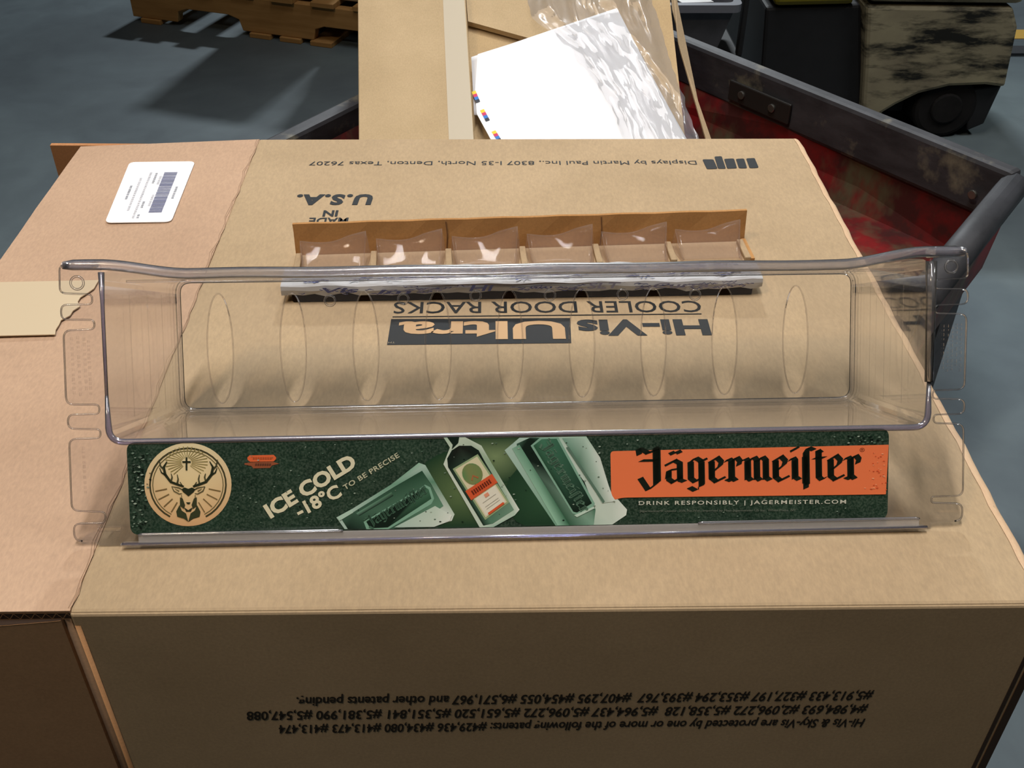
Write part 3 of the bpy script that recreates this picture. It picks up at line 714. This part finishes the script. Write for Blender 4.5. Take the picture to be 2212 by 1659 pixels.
# cold droplets printed over the strip
r = random.Random(21); a = Art()
def drop(x, y, s):
    c = r.choice(((120, 140, 124), (160, 176, 160), (84, 110, 92), (14, 26, 20), (14, 28, 20)))
    a.poly([(x - s, y), (x, y - s * .5), (x + s, y - s * .1), (x, y + s * .5)], c, LZ + .0007)
for _ in range(230):
    x = r.uniform(300, 1900); y = 960 - (x - 275) * .0153 + r.uniform(2, 178)
    if (x - 407) ** 2 + (y - 1046) ** 2 < 92 ** 2 or (x > 1316 and 962 < y < 1076): continue
    drop(x, y, r.uniform(1.2, 3.2))
for _ in range(90): drop(288 + abs(r.gauss(0, 18)), r.uniform(975, 1140), r.uniform(2, 4.5))
for _ in range(30): drop(r.uniform(1830, 1905), r.uniform(940, 958), r.uniform(2, 4))
for _ in range(34):
    x, y = r.gauss(1893, 9), r.uniform(972, 1060); q = r.uniform(1.2, 3.0)
    a.poly([(x - q * 1.4, y), (x, y - q * .5), (x + q, y + .4), (x, y + q * .5)], r.choice(((206, 84, 48), (214, 90, 52), (246, 168, 120), (244, 176, 134))), LZ + .0007)
o = a.build('printed_droplets'); o['kind'] = 'stuff'

# ------------------------------------------------------------------ carton strip with six clear cups, lying behind the rack
KM = Matrix.Translation((-.0155, .438, 0)) @ Matrix.Rotation(.0555, 4, 'Z')
kit = empty('divider_carton', KM, 'low brown cardboard strip carton with six clear cups lying behind the rack', 'carton')
M_kit = cardboard('kit_card', (168, 124, 78), (180, 136, 88))
r = random.Random(9)
V, F = [], []
for i in range(25):
    x = -.2155 + .4300 * i / 24; w = .0006 * sin(i * 1.9)
    V += [(x + (.003 if i == 0 else 0), .001, .0), (x + (.001 if i == 0 else 0), .004 + w, .0180), (x, .007, .0338 + w * .6), (x, .0100, .0338 + w * .6), (x, .0075, .02), (x, .004, 0)]
for i in range(24):
    for k in range(6): F.append([i * 6 + k, i * 6 + (k + 1) % 6, i * 6 + 6 + (k + 1) % 6, i * 6 + 6 + k])
F += [[0, 1, 2, 3, 4, 5], [144, 149, 148, 147, 146, 145]]
mesh('back_wall', V, F, M_kit, kit)
for x in (-.073, .074): mesh('wall_crease', *tube([(x, .0018, .004), (x + .001, .0035, .02), (x, .006, .0325)], .0006, 4), plain('crease_dark', (110, 74, 44), .9), kit)
mesh('tray_floor', *bx(-.215, .2150, -.038, .001, .0003, .004), M_card, kit)
for i in range(7): mesh('floor_rib', *bx(-.2145 + .0700 * i, -.2085 + .0700 * i, -.036, -.002, .004, .0085), M_card, kit, bevel=.001)
mesh('side_wall', *bx(.211, .2150, -.036, .001, .0035, .007), M_kit, kit)
# white wrapped bar with blue print, dark strip standing in for the shadow beneath
bM = Matrix(((.99975, -.0224, 0, -.017), (.0224, .99975, 0, .3560), (0, 0, 1, 0), (0, 0, 0, 1)))
N = Nt('printed_wrap'); c = ramp(N, noise(N, 14, 4), ((.3, lin((168, 168, 170))), (.7, lin((190, 190, 193)))))
p = N.n('ShaderNodeBsdfPrincipled', i_Roughness=.6); N.l(c, p.inputs['Base Color']); M_wrap = N.done(p.outputs[0])
def kb(vf): return xf(vf, bM)
barprof = [(-.0005, .0085), (-.0010, .0130), (0, .0168), (.002, .0178), (.0290, .0182), (.0315, .0172), (.0318, .0095)]
V, F = [], []
nn = 44
for i in range(nn + 1):
    x = -.2145 + .4280 * i / nn; 
    for k, (y, zz) in enumerate(barprof):
        w = (.0006 * sin(i * 1.3 + k) + .0005 * sin(i * .47)) + (r.uniform(-.0012, .0012) if k == 0 else 0)
        V.append(bM @ Vector((x, y + w * .4, zz + w)))
m_ = len(barprof)
for i in range(nn):
    for k in range(m_): F.append([i * m_ + k, (i + 1) * m_ + k, (i + 1) * m_ + (k + 1) % m_, i * m_ + (k + 1) % m_])
F += [list(range(m_)), list(range(nn * m_, nn * m_ + m_))[::-1]]
wrap = mesh('wrapped_bar', V, F, M_wrap, kit, world=True, label='white paper wrapped bar with blue handwriting')
mesh('wrap_crease', *tube([bM @ Vector((-.125 + .215 * i / 30, -.0012 + .0003 * sin(i), .0168 + .0005 * sin(i * .7))) for i in range(31)], [.0001 + .0007 * abs(sin(pi * i / 30)) for i in range(31)], 5), M_flute, kit, world=True, label='dark crease along the top front edge')
mesh('shade_strip', *kb(bx(-.206, .2060, .0008, .0290, .0004, .0088)), plain('painted_shade', (34, 24, 18), .95, .1), kit, world=True, bevel=.001, label='dark strip standing in for the shadow under the bar')
M_blue = plain('blue_pen', (58, 66, 128), .6); M_blue2 = plain('pale_blue_pen', (132, 132, 164), .6)
def onbar(x, s, face):   # a point on the front face (s up) or the top (s back)
    return bM @ (Vector((x, -.0022, .0088 + s * .68)) if face == 'f' else Vector((x, s, .0196)))
words = []; pale = []
for s, x, w, face, s0, cap, pl in (('Vis', -.178, .032, 'f', .004, .0068, 0), ('Hi', -.049, .022, 'f', .003, .0082, 0), ('SLT', .056, .030, 'f', .004, .0078, 1), ('lm', -.130, .030, 'f', .001, .0056, 0), ('Curra', .115, .050, 'f', .003, .0070, 1), ('um', .005, .02, 'f', .006, .0035, 0), ('Vis', -.0965, .025, 'f', .004, .005, 1)):
    p0 = onbar(x, s0, face); u = bM.to_3x3() @ Vector((1, 0, 0)); v = Vector((0, 0, 1))
    (pale if pl else words).append(text_fit(s, p0, u, v, w, cap * .78, .015, .2))
for face, rows_ in (('f', 3), ('t', 6)):
    for i in range(64 if face == 'f' else 120):
        x = r.uniform(-.208, .20); s0 = r.uniform(.001, .0115) if face == 'f' else r.uniform(.003, .0265)
        if face == 'f' and (-.06 < x < -.02 or .05 < x < .09): continue
        pts = []; q = x
        for k in range(r.randint(4, 9)):
            q += r.uniform(.0012, .0026); pts.append((q, s0 + r.uniform(-.0013, .0013) * (1 if face == 'f' else 1.4)))
        for (xa, sa), (xb, sb) in zip(pts[:-1], pts[1:]):
            if xb > .2085: break
            h = .00058 if face == 'f' else .0008
            (pale if r.random() < .45 else words).append(([onbar(xa, sa - h, face), onbar(xb, sb - h, face), onbar(xb, sb + h, face), onbar(xa, sa + h, face)], [[0, 1, 2, 3]]))
for grp, mt in ((words, M_blue), (pale, M_blue2)):
    V, F = join(*grp); mesh('blue_handwriting', V, F, mt, wrap, world=True, kind='stuff')
# six cups
def cup(x0):
    V, F = [], []; ns, nt_ = 14, 8; W = .0610
    for i in range(ns + 1):
        s = i / ns
        zt = .0160 - .0042 * sin(pi * min(1, s * 1.35)) ** 1 + .0085 * max(0, (s - .45) / .55) ** 1.7
        for j in range(nt_ + 1):
            t = j / nt_
            V.append((x0 + W * s + .004 * t * (1 - 2 * s), -.005 - .029 * t - .003 * sin(pi * t) * (1 - s), zt * (1 - t) ** 1.8 + .0065 + .002 * sin(pi * s) * (1 - t)))
    for i in range(ns):
        for j in range(nt_): a_ = i * (nt_ + 1) + j; F.append([a_, a_ + 1, a_ + nt_ + 2, a_ + nt_ + 1])
    base = len(V)
    # upright right and left sides
    for s, X in ((1, x0 + W), (0, x0)):
        row = []
        for j in range(nt_ + 1):
            p_ = V[(ns if s else 0) * (nt_ + 1) + j]; V.append((p_[0] + (.003 if s else -.002), p_[1], .0045)); row.append(len(V) - 1)
        for j in range(nt_):
            a_ = (ns if s else 0) * (nt_ + 1) + j; F.append([a_, a_ + 1, row[j + 1], row[j]])
    o = mesh('clear_cup', V, F, M_cup, kit, True, solid=.0010)
    top_e = [Vector(V[i * (nt_ + 1)]) for i in range(ns + 1)]
    rg = [Vector(V[ns * (nt_ + 1) + j]) for j in range(nt_ + 1)]
    lf_ = [Vector(V[j]) for j in range(nt_ + 1)]
    mesh('cup_lip', *join(tube(lf_[::-1] + top_e[1:] + rg[1:], .0007, 5)), M_cup, o, True)
for i in range(6): cup(-.2085 + .0705 * i)

# ------------------------------------------------------------------ red hopper behind
M_red = grained('stained_red_paint', (132, 16, 18), (66, 26, 24), 7, .6, .4, None, .36, .56, .1, 60, ((84, 78, 56), 4.5, .50, .62, (1, 1, .6)))
M_blk = grained('black_rubber', (40, 40, 43), (66, 66, 70), 10, .6, .4, (1, 1, 3), .3, .7, .1, 90, ((128, 122, 104), 7, .58, .74, None))
HR = [Vector((.172, 2.459, -.4)), Vector((.956, 1.389, -.4)), Vector((.655, 1.000, -.4)), Vector((-.560, 1.420, -.4))]   # far, right, near, left
hc = sum(HR, Vector()) / 4
hop = empty('rubbish_hopper', Matrix.Translation((hc.x, hc.y, FLOOR)), 'battered red hopper with black rim full of waste cardboard behind the carton', 'hopper')
HB = [hc.lerp(p, k) for p, k in zip(HR, (.86, .97, .97, .86))]
for q in HB: q.z = -.60
for i in range(4):
    A, B, C_, D_ = HR[i], HR[(i + 1) % 4], HB[(i + 1) % 4], HB[i]
    nrm = (B - A).cross(C_ - B).normalized() * .012
    mesh('side_wall', *slab([A, B, C_, D_], nrm), M_red, hop, world=True)
mesh('hopper_floor', *slab(HB, Vector((0, 0, -.02))), M_red, hop, world=True)
for i in range(4):
    A, B = HR[i], HR[(i + 1) % 4]; d = (B - A).normalized(); inn = Vector((-d.y, d.x, 0))
    if (hc - A).dot(inn) < 0: inn = -inn
    if i == 1:
        mesh('rim_bar', *tube([A + Vector((0, 0, -.02)), B + Vector((0, 0, -.02))], .028, 14), M_blk, hop, True, world=True)
        continue
    V, F = slab([A - inn * .022, B - inn * .022, B + inn * .016, A + inn * .016], Vector((0, 0, -.110)))
    V = [v + Vector((0, 0, .012)) for v in V]
    mesh('rim_bar', V, F, M_blk, hop, world=True, bevel=.010)
# bolted bracket on the inside of the right rim
A, B = HR[0], HR[1]; d = (B - A).normalized(); inn = Vector((d.y, -d.x, 0)); inn = inn if (hc - A).dot(inn) > 0 else -inn
def rimp(t, z, o=.018): return A.lerp(B, t) + inn * o + Vector((0, 0, z))
pl = [rimp(.46, -.030), rimp(.60, -.030), rimp(.60, -.078), rimp(.46, -.078)]
mesh('bracket_plate', *slab(pl, inn * .008), plain('dark_steel', (36, 34, 32), .5), hop, world=True, bevel=.003)
M_bolt = plain('worn_bolt', (120, 118, 112), .3, .5, .8)
for t in (.492, .562, .955): mesh('bolt_head', *cyl(rimp(t, -.054, .024), inn, .010, .007, 10), M_bolt, hop, world=True, bevel=.002)
# ground skids
for t in (.25, .75):
    a0 = HB[3].lerp(HB[0], t); b0 = HB[2].lerp(HB[1], t); dd = (b0 - a0).normalized() * .0; s = Vector((0, 0, FLOOR + .60)); w = (b0 - a0).cross(Vector((0, 0, 1))).normalized() * .04
    mesh('skid', *slab([a0 - w + s, b0 - w + s, b0 + w + s, a0 + w + s], Vector((0, 0, -.60 - FLOOR - .021))), M_blk, hop, world=True)

# ------------------------------------------------------------------ waste carton leaning in the hopper, its printed sheets and bag
th, ps = math.radians(27), .058
SV = Vector((-sin(ps) * cos(th), cos(ps) * cos(th), sin(th))); SU = Vector((cos(ps), sin(ps), 0)); SN = SU.cross(SV)
P0 = on_y(1100, 303, 1.44)
def sp(x, y, off=0): return on_plane(x, y, P0 + SN * off, SN)
wc = empty('waste_carton', Matrix.Translation(P0 + SV * .3 - SN * .45), 'tall tan carton with a taped edge leaning in the red hopper', 'box')
def ext(x0, y0, x1, y1, y):   # carry an edge drawn from (x0,y0) to (x1,y1) on to row y
    return x0 + (x1 - x0) * (y - y0) / (y1 - y0)
YT, YN = -150, 322
lef = [sp(ext(773, 0, 775, 300, YN), YN), sp(ext(773, 0, 775, 300, YT), YT)]
rig = [sp(ext(1006, 0, 1024, 300, YN), YN), sp(ext(1006, 0, 1024, 300, YT), YT)]
far = [sp(ext(1442, 0, 1482, 300, YN), YN), sp(ext(1442, 0, 1482, 300, YT), YT)]
dep = -SN * .180
mesh('taped_panel', *slab([lef[0], rig[0], rig[1], lef[1]], -SN * .006), M_card2, wc, world=True, bevel=.002)
mesh('left_panel', *slab([lef[0] - SN * .006, lef[1] - SN * .006, lef[1] + dep, lef[0] + dep], SU * .006), M_card, wc, world=True)
mesh('right_panel', *slab([far[0] - SN * .062, far[1] - SN * .062, far[1] + dep, far[0] + dep], -SU * .006), M_card, wc, world=True)
mesh('near_panel', *slab([lef[0] - SN * .07, far[0] - SN * .07, far[0] + dep, lef[0] + dep], SV * .006), M_card, wc, world=True)
mesh('base_panel', *slab([lef[0] + dep, far[0] + dep, far[1] + dep, lef[1] + dep], SN * .006), M_card, wc, world=True)
tp_ = [sp(970.5, YN, .0008), sp(1024, YN, .0008), sp(ext(1003, 0, 1022, 300, YT), YT, .0008), sp(ext(957, 0, 970, 300, YT), YT, .0008)]
mesh('tape_strip', *slab(tp_, -SN * .0006), plain('greyed_tape', (196, 182, 156), .5), wc, world=True, label='pale tape along the panel edge')
def sheet(name, pxs, off, mat, label, cat, th_=.005, group=None):
    o = mesh(name, *slab([sp(x, y, off) for x, y in pxs], -SN * th_), mat, None); tag(o, label, cat, group); return o
sheet('cardboard_sheet', [(1008, 318), (1482, 318), (1480, 300), (1436, -100), (996, -100)], -.052, cardboard('sheet_card_b', (186, 160, 122), (202, 176, 136)), 'tan cardboard sheet under the white printed sheets', 'cardboard')
sheet('cardboard_sheet', [(1011, 46), (1250, 112), (1330, 60), (1300, -110), (998, -110)], -.034, M_card2, 'smaller tan cardboard piece above the white sheets, edge in shadow', 'cardboard', .012)
o = mesh('cardboard_sheet', *slab([sp(1466, 96, -.06), sp(1538, 305, -.10), sp(1526, 305, -.10), sp(1452, 20, -.055), sp(1444, -90, -.05), sp(1454, -90, -.05)], -SN * .004), M_card, None)
tag(o, 'thin cardboard offcut sticking out on the right beside the black rim', 'cardboard')
# white printed sheets with colour bars along the cut edge
def white_sheet(pxs, off, label, curl):
    V, F = [], []; P = [sp(x, y, off) for x, y in pxs]; n_, m_ = 12, 6
    for i in range(n_ + 1):
        t = i / n_; a_ = P[0].lerp(P[3], t); b_ = P[1].lerp(P[2], t)
        for j in range(m_ + 1):
            s = j / m_; q = a_.lerp(b_, s) + SN * (curl * max(0, .16 - s) ** 2 * 60 + .002 * sin(5 * t + 3 * s)); V.append(q)
    for i in range(n_):
        for j in range(m_): k = i * (m_ + 1) + j; F.append([k, k + 1, k + m_ + 2, k + m_ + 1])
    o = mesh('printed_sheet', V, F, M_white, None, True, solid=.0006); tag(o, label, 'paper'); return o
white_sheet([(1024, 248), (1500, 330), (1330, 20), (1018, 122)], -.026, 'white paper sheet lowest of the stack, left edge curled up beside the tape', .0)
W2 = mesh('printed_sheet', *slab([sp(x, y, -.018) for x, y in ((1066, 312), (1500, 340), (1335, 22), (1032, 117), (1026, 200), (1030, 246))], -SN * .001), M_white, None)
tag(W2, 'uppermost white paper sheet with small colour registration bars along its edge', 'paper')
cols_ = ((250, 214, 30), (216, 40, 96), (30, 120, 210), (30, 34, 48))
mats = [plain('registration_ink', c, .6) for c in cols_]
for (xa, ya), (xb, yb) in (((1023, 197), (1033, 221)), ((1041, 237), (1054, 261)), ((1066, 283), (1080, 305))):
    for k in range(4):
        q0, q1 = k / 4, (k + 1) / 4; w = 4.2
        A_ = (xa + (xb - xa) * q0, ya + (yb - ya) * q0); B_ = (xa + (xb - xa) * q1, ya + (yb - ya) * q1)
        mesh('colour_bar', [sp(A_[0] - w, A_[1] + 1.5, -.0172), sp(A_[0] + w, A_[1] - 1.5, -.0172), sp(B_[0] + w, B_[1] - 1.5, -.0172), sp(B_[0] - w, B_[1] + 1.5, -.0172)], [[0, 1, 2, 3]], mats[k], W2)
# crumpled clear bag
def bag():
    r = random.Random(4)
    lft = [(1130, -60), (1140, 0), (1150, 40), (1190, 70), (1240, 120), (1290, 180), (1330, 250), (1360, 340)]
    rgt = [(1400, -60), (1410, 0), (1424, 50), (1440, 110), (1462, 170), (1484, 230), (1500, 280), (1530, 340)]
    nx, ny = 46, 60; V, F = [], []
    from mathutils import noise as mn
    def at(c, t):
        f = t * (len(c) - 1); i = min(int(f), len(c) - 2); w = f - i
        return c[i][0] * (1 - w) + c[i + 1][0] * w, c[i][1] * (1 - w) + c[i + 1][1] * w
    for j in range(ny + 1):
        t = j / ny; a_, b_ = at(lft, t), at(rgt, t)
        for i in range(nx + 1):
            s = i / nx; x = a_[0] + (b_[0] - a_[0]) * s; y = a_[1] + (b_[1] - a_[1]) * s
            w_ = .25 * mn.noise(Vector((s * 2, t * 3, 9))); q = Vector((s * 5 + w_, t * 2.6, .3)); h = (.5 - abs(mn.noise(q))) * .030 + (.4 - abs(mn.noise(Vector((s * 9 + 2 * t, t * 7, 4))))) * .014 + mn.noise(Vector((s * 22, t * 16, 2))) * .0016
            edge_ = min(1, min(s, 1 - s) * 6 + .15)
            V.append(sp(x + 5 * mn.noise(Vector((y / 20, i * .2, 1))), y, -.014 + h * edge_))
    for j in range(ny):
        for i in range(nx): k = j * (nx + 1) + i; F.append([k, k + 1, k + nx + 2, k + nx + 1])
    o = mesh('plastic_bag', V, F, M_bag, None, True); tag(o, 'crumpled clear plastic bag over the white sheets and tan cardboard', 'bag')
bag()

# ------------------------------------------------------------------ grey tote on a black cart, beyond the hopper
M_tote = grained('grey_plastic', (70, 70, 74), (84, 84, 90), 12, .45, .5)
YTt = 2.62
cart = empty('tool_cart', Matrix.Translation((.62, 2.85, FLOOR)), 'black cart standing behind the hopper under the grey tote', 'cart')
M_dark = grained('dark_paint', (20, 20, 22), (30, 30, 32), 5, .6, .4)
zt0 = on_y(1450, 10, YTt).z; tx0, tx1 = on_y(1330, 10, YTt).x, on_y(1590, 26, YTt).x
tote_h = .16
cz = zt0 - tote_h
mesh('cart_deck', *bx(tx0 - .05, tx1 + .04, YTt - .02, YTt + .45, cz - .03, cz), M_dark, cart, world=True, bevel=.006)
mesh('cart_body', *bx(tx0, tx1 + .03, YTt + .02, YTt + .42, FLOOR + .08, cz - .03), M_dark, cart, world=True, bevel=.006)
mesh('cart_post', *bx(tx1 + .024, tx1 + .04, YTt + .02, YTt + .05, cz, cz + .40), M_dark, cart, world=True, bevel=.004)
for x in (tx0 + .06, tx1 + .03):
    for y in (YTt + .08, YTt + .36): mesh('caster', *cyl((x - .012, y, FLOOR + .04), (1, 0, 0), .04, .024, 16), M_dark, cart, world=True)
tote = empty('storage_tote', Matrix.Translation(((tx0 + tx1) / 2, YTt + .15, cz)), 'grey plastic tote of white papers beyond the hopper', 'bin')
def ring_rect(x0, x1, y0, y1, z0, z1, t):
    return join(bx(x0, x1, y0, y0 + t, z0, z1), bx(x0, x1, y1 - t, y1, z0, z1), bx(x0, x0 + t, y0 + t, y1 - t, z0, z1), bx(x1 - t, x1, y0 + t, y1 - t, z0, z1))
b = [(tx0 + .02, YTt + .02), (tx1 - .045, YTt + .02), (tx1 - .045, YTt + .30), (tx0 + .02, YTt + .30)]
t_ = [(tx0, YTt), (tx1, YTt), (tx1, YTt + .33), (tx0, YTt + .33)]
def taper(i, z): f = (z - cz) / tote_h; return Vector((b[i][0] * (1 - f) + t_[i][0] * f, b[i][1] * (1 - f) + t_[i][1] * f, z))
for i in range(4):
    j = (i + 1) % 4; A, B, C_, D_ = taper(i, cz), taper(j, cz), taper(j, zt0), taper(i, zt0)
    mesh('tote_wall', *slab([A, B, C_, D_], (B - A).cross(D_ - A).normalized() * -.005), M_tote, tote, world=True, bevel=.002)
mesh('tote_floor', *slab([taper(i, cz + .001) for i in range(4)], Vector((0, 0, .006))), M_tote, tote, world=True)
orim = fillet([(tx0 - .015, YTt - .018), (tx1 + .015, YTt - .018), (tx1 + .015, YTt + .348), (tx0 - .015, YTt + .348)], .03, 5)
irim = fillet([(tx0 + .006, YTt + .006), (tx1 - .006, YTt + .006), (tx1 - .006, YTt + .324), (tx0 + .006, YTt + .324)], .025, 5)
n = len(orim); V = [(*p, z) for z in (zt0 - .018, zt0 + .004) for ring_ in (orim, irim) for p in ring_]
F = []
for i in range(n):
    j = (i + 1) % n
    F += [[i, j, 2 * n + j, 2 * n + i], [n + j, n + i, 3 * n + i, 3 * n + j], [2 * n + i, 2 * n + j, 3 * n + j, 3 * n + i], [j, i, n + i, n + j]]
mesh('tote_rim', V, F, plain('tote_rim_grey', (104, 106, 114), .4), tote, world=True)
for k, (x, y, rz) in enumerate(((-.06, .12, .2), (.0, .20, -.3), (.06, .11, .4))):
    Mx = Matrix.Translation(((tx0 + tx1) / 2 + x, YTt + y, zt0 - .030 + .006 * k)) @ Matrix.Rotation(rz, 4, 'Z') @ Matrix.Rotation(.10, 4, 'Y')
    o = mesh('paper_sheet', *xf(bx(-.055, .055, -.04, .04, 0, .0015), Mx), plain('tote_paper', (226, 226, 226), .5), None)
    tag(o, ('loose white paper at the left inside the grey tote', 'loose white paper in the middle of the grey tote', 'loose white paper at the right inside the grey tote')[k], 'paper', 'papers in the grey tote')
    MX[o] = Matrix.Identity(4)

# ------------------------------------------------------------------ lift truck at the right
YF = 2.70
def fk(x, y): q = on_y(x, y, YF); return (q.x, q.z)
def yz_prism(poly, y0, y1):
    V, F = prism([(p[0], p[1]) for p in poly], y0, y1); return [Vector((v.x, v.z, v.y)) for v in V], F
M_cream = grained('dirty_cream_paint', (150, 142, 116), (122, 113, 94), 5, .6, .3, (1, 1, 1.6), .35, .7, .1, 50, ((30, 30, 26), 6, .47, .62, (.8, 1, 3.4)))
M_tyre = grained('tyre_rubber', (22, 21, 22), (32, 30, 30), 14, .8, .2)
M_yel = grained('dull_yellow_paint', (110, 100, 10), (84, 78, 10), 6, .5, .4)
trk = empty('lift_truck', Matrix.Translation((1.25, 3.0, FLOOR)), 'dirty cream and black lift truck parked on the floor at the right', 'forklift')
arch = [fk(*p) for p in ((2172, 190), (2130, 185), (2050, 188), (1985, 204), (1935, 228), (1905, 246), (1890, 275))]
body = [fk(1860, 275), fk(1868, 150), fk(1874, 12), fk(2190, 16), fk(2200, 60)] + arch
mesh('counterweight', *yz_prism(body, YF, YF + .75), M_cream, trk, world=True, bevel=.012)
up = [fk(1874, 6), fk(1872, -120), fk(2230, -120), fk(2212, 10)]
mesh('upper_body', *yz_prism(up, YF - .006, YF + .75), M_cream, trk, world=True, bevel=.02)
hood = [fk(1676, 20), fk(1850, 16), fk(1850, -110), fk(1676, -110)]
mesh('yellow_hood', *yz_prism(hood, YF + .02, YF + .7), M_yel, trk, world=True, bevel=.015)
blk = [fk(1640, 300), fk(1868, 300), fk(1868, 18), fk(1660, 24)]
mesh('black_side_panel', *yz_prism(blk, YF + .035, YF + .70), M_dark, trk, world=True, bevel=.01)
wx, wz = fk(2035, 275); wr = .10
wx = fk(2040, 270)[0]; wz = FLOOR + wr
wh = mesh('wheel', *cyl((wx, YF + .02, wz), (0, 1, 0), wr, .16, 36), M_tyre, trk, world=True, bevel=.015)
mesh('wheel_hub', *cyl((wx, YF + .012, wz), (0, 1, 0), .05, .02, 24), M_tyre, wh, world=True, bevel=.006)
skirt = [fk(2172, 190), fk(2160, 215), fk(2132, 275), fk(2095, 290), fk(2095, 200)]
mesh('rear_skirt', *yz_prism(skirt, YF + .025, YF + .70), M_dark, trk, world=True, bevel=.006)
mesh('chassis', *bx(fk(1640, 250)[0], wx - .1, YF + .12, YF + .65, FLOOR + .05, FLOOR + .2), M_dark, trk, world=True)
# painted floor line and a dark kerb strip by the truck
o = mesh('floor_line', *bx(1.93, 2.30, 3.62, 3.72, FLOOR, FLOOR + .002), plain('floor_yellow', (190, 150, 60), .6), fl, world=True, label='yellow painted floor line')
o = mesh('floor_strip', *bx(1.88, 2.4, 3.44, 3.52, FLOOR, FLOOR + .010), plain('floor_black', (40, 42, 46), .6), fl, world=True, label='dark strip on the floor')

# ------------------------------------------------------------------ pallet with its load, far left
M_wood = grained('pallet_wood', (184, 142, 88), (156, 116, 68), 3, .75, .2, (1.2, 14, 14), .3, .7, .15, 40)
pa = Vector((-1.476, 3.829, FLOOR)); pd = Vector((.941, -.338, 0)); pang = math.atan2(pd.y, pd.x)
PM = Matrix.Translation(pa) @ Matrix.Rotation(pang, 4, 'Z')
pal = empty('wooden_pallet', PM, 'wooden pallet of brown boards standing on the concrete floor', 'pallet')
def stringer(y):
    pr = [(0, .018), (.205, .018), (.215, .060), (.255, .074), (.44, .074), (.485, .060), (.497, .018), (.80, .018), (.812, .060), (.85, .074), (1.04, .074), (1.09, .060), (1.10, .018), (1.30, .018), (1.30, .150), (0, .150)]
    V, F = prism(pr, y, y + .038); return [Vector((v.x, v.z, v.y)) for v in V], F
for y in (0, .48, .96): mesh('stringer', *stringer(y), M_wood, pal, bevel=.003)
r = random.Random(8); x = -.01
tops = (0, .14, .30, .47, .64, .81, .98, 1.17)
for x in tops:
    w = .13 if x in (0, 1.17) else .095
    mesh('deck_board', *bx(x, x + w, -.014 + r.uniform(-.004, .004), 1.01, .150, .168), M_wood, pal, bevel=.002)
for x in (.04, .53, .66, .79, 1.14):
    mesh('bottom_board', *bx(x, x + .09, -.012 + r.uniform(-.005, .005), 1.01, 0, .018), M_wood, pal, bevel=.002)
def load(x0, x1, y0, y1, z0, z1, label):
    e = empty('stacked_carton', PM @ Matrix.Translation(((x0 + x1) / 2, (y0 + y1) / 2, z0)), label, 'box', 'cartons stacked on the pallet')
    hx, hy, h = (x1 - x0) / 2, (y1 - y0) / 2, z1 - z0
    mesh('carton_body', *bx(-hx, hx, -hy, hy, 0, h), M_card, e, bevel=.004)
    mesh('tape_strip', *bx(-.025, .025, -hy - .001, hy + .001, h - .06, h + .001), M_tape, e)
load(.46, .84, .04, .50, .168, .660, 'brown carton on the pallet, front left of the load')
load(.90, 1.28, .04, .50, .168, .660, 'brown carton on the pallet, front right of the load')
load(.44, .84, .57, .97, .168, .660, 'brown carton on the pallet, back left of the load')
load(.90, 1.28, .57, .97, .168, .660, 'brown carton on the pallet, back right of the load')
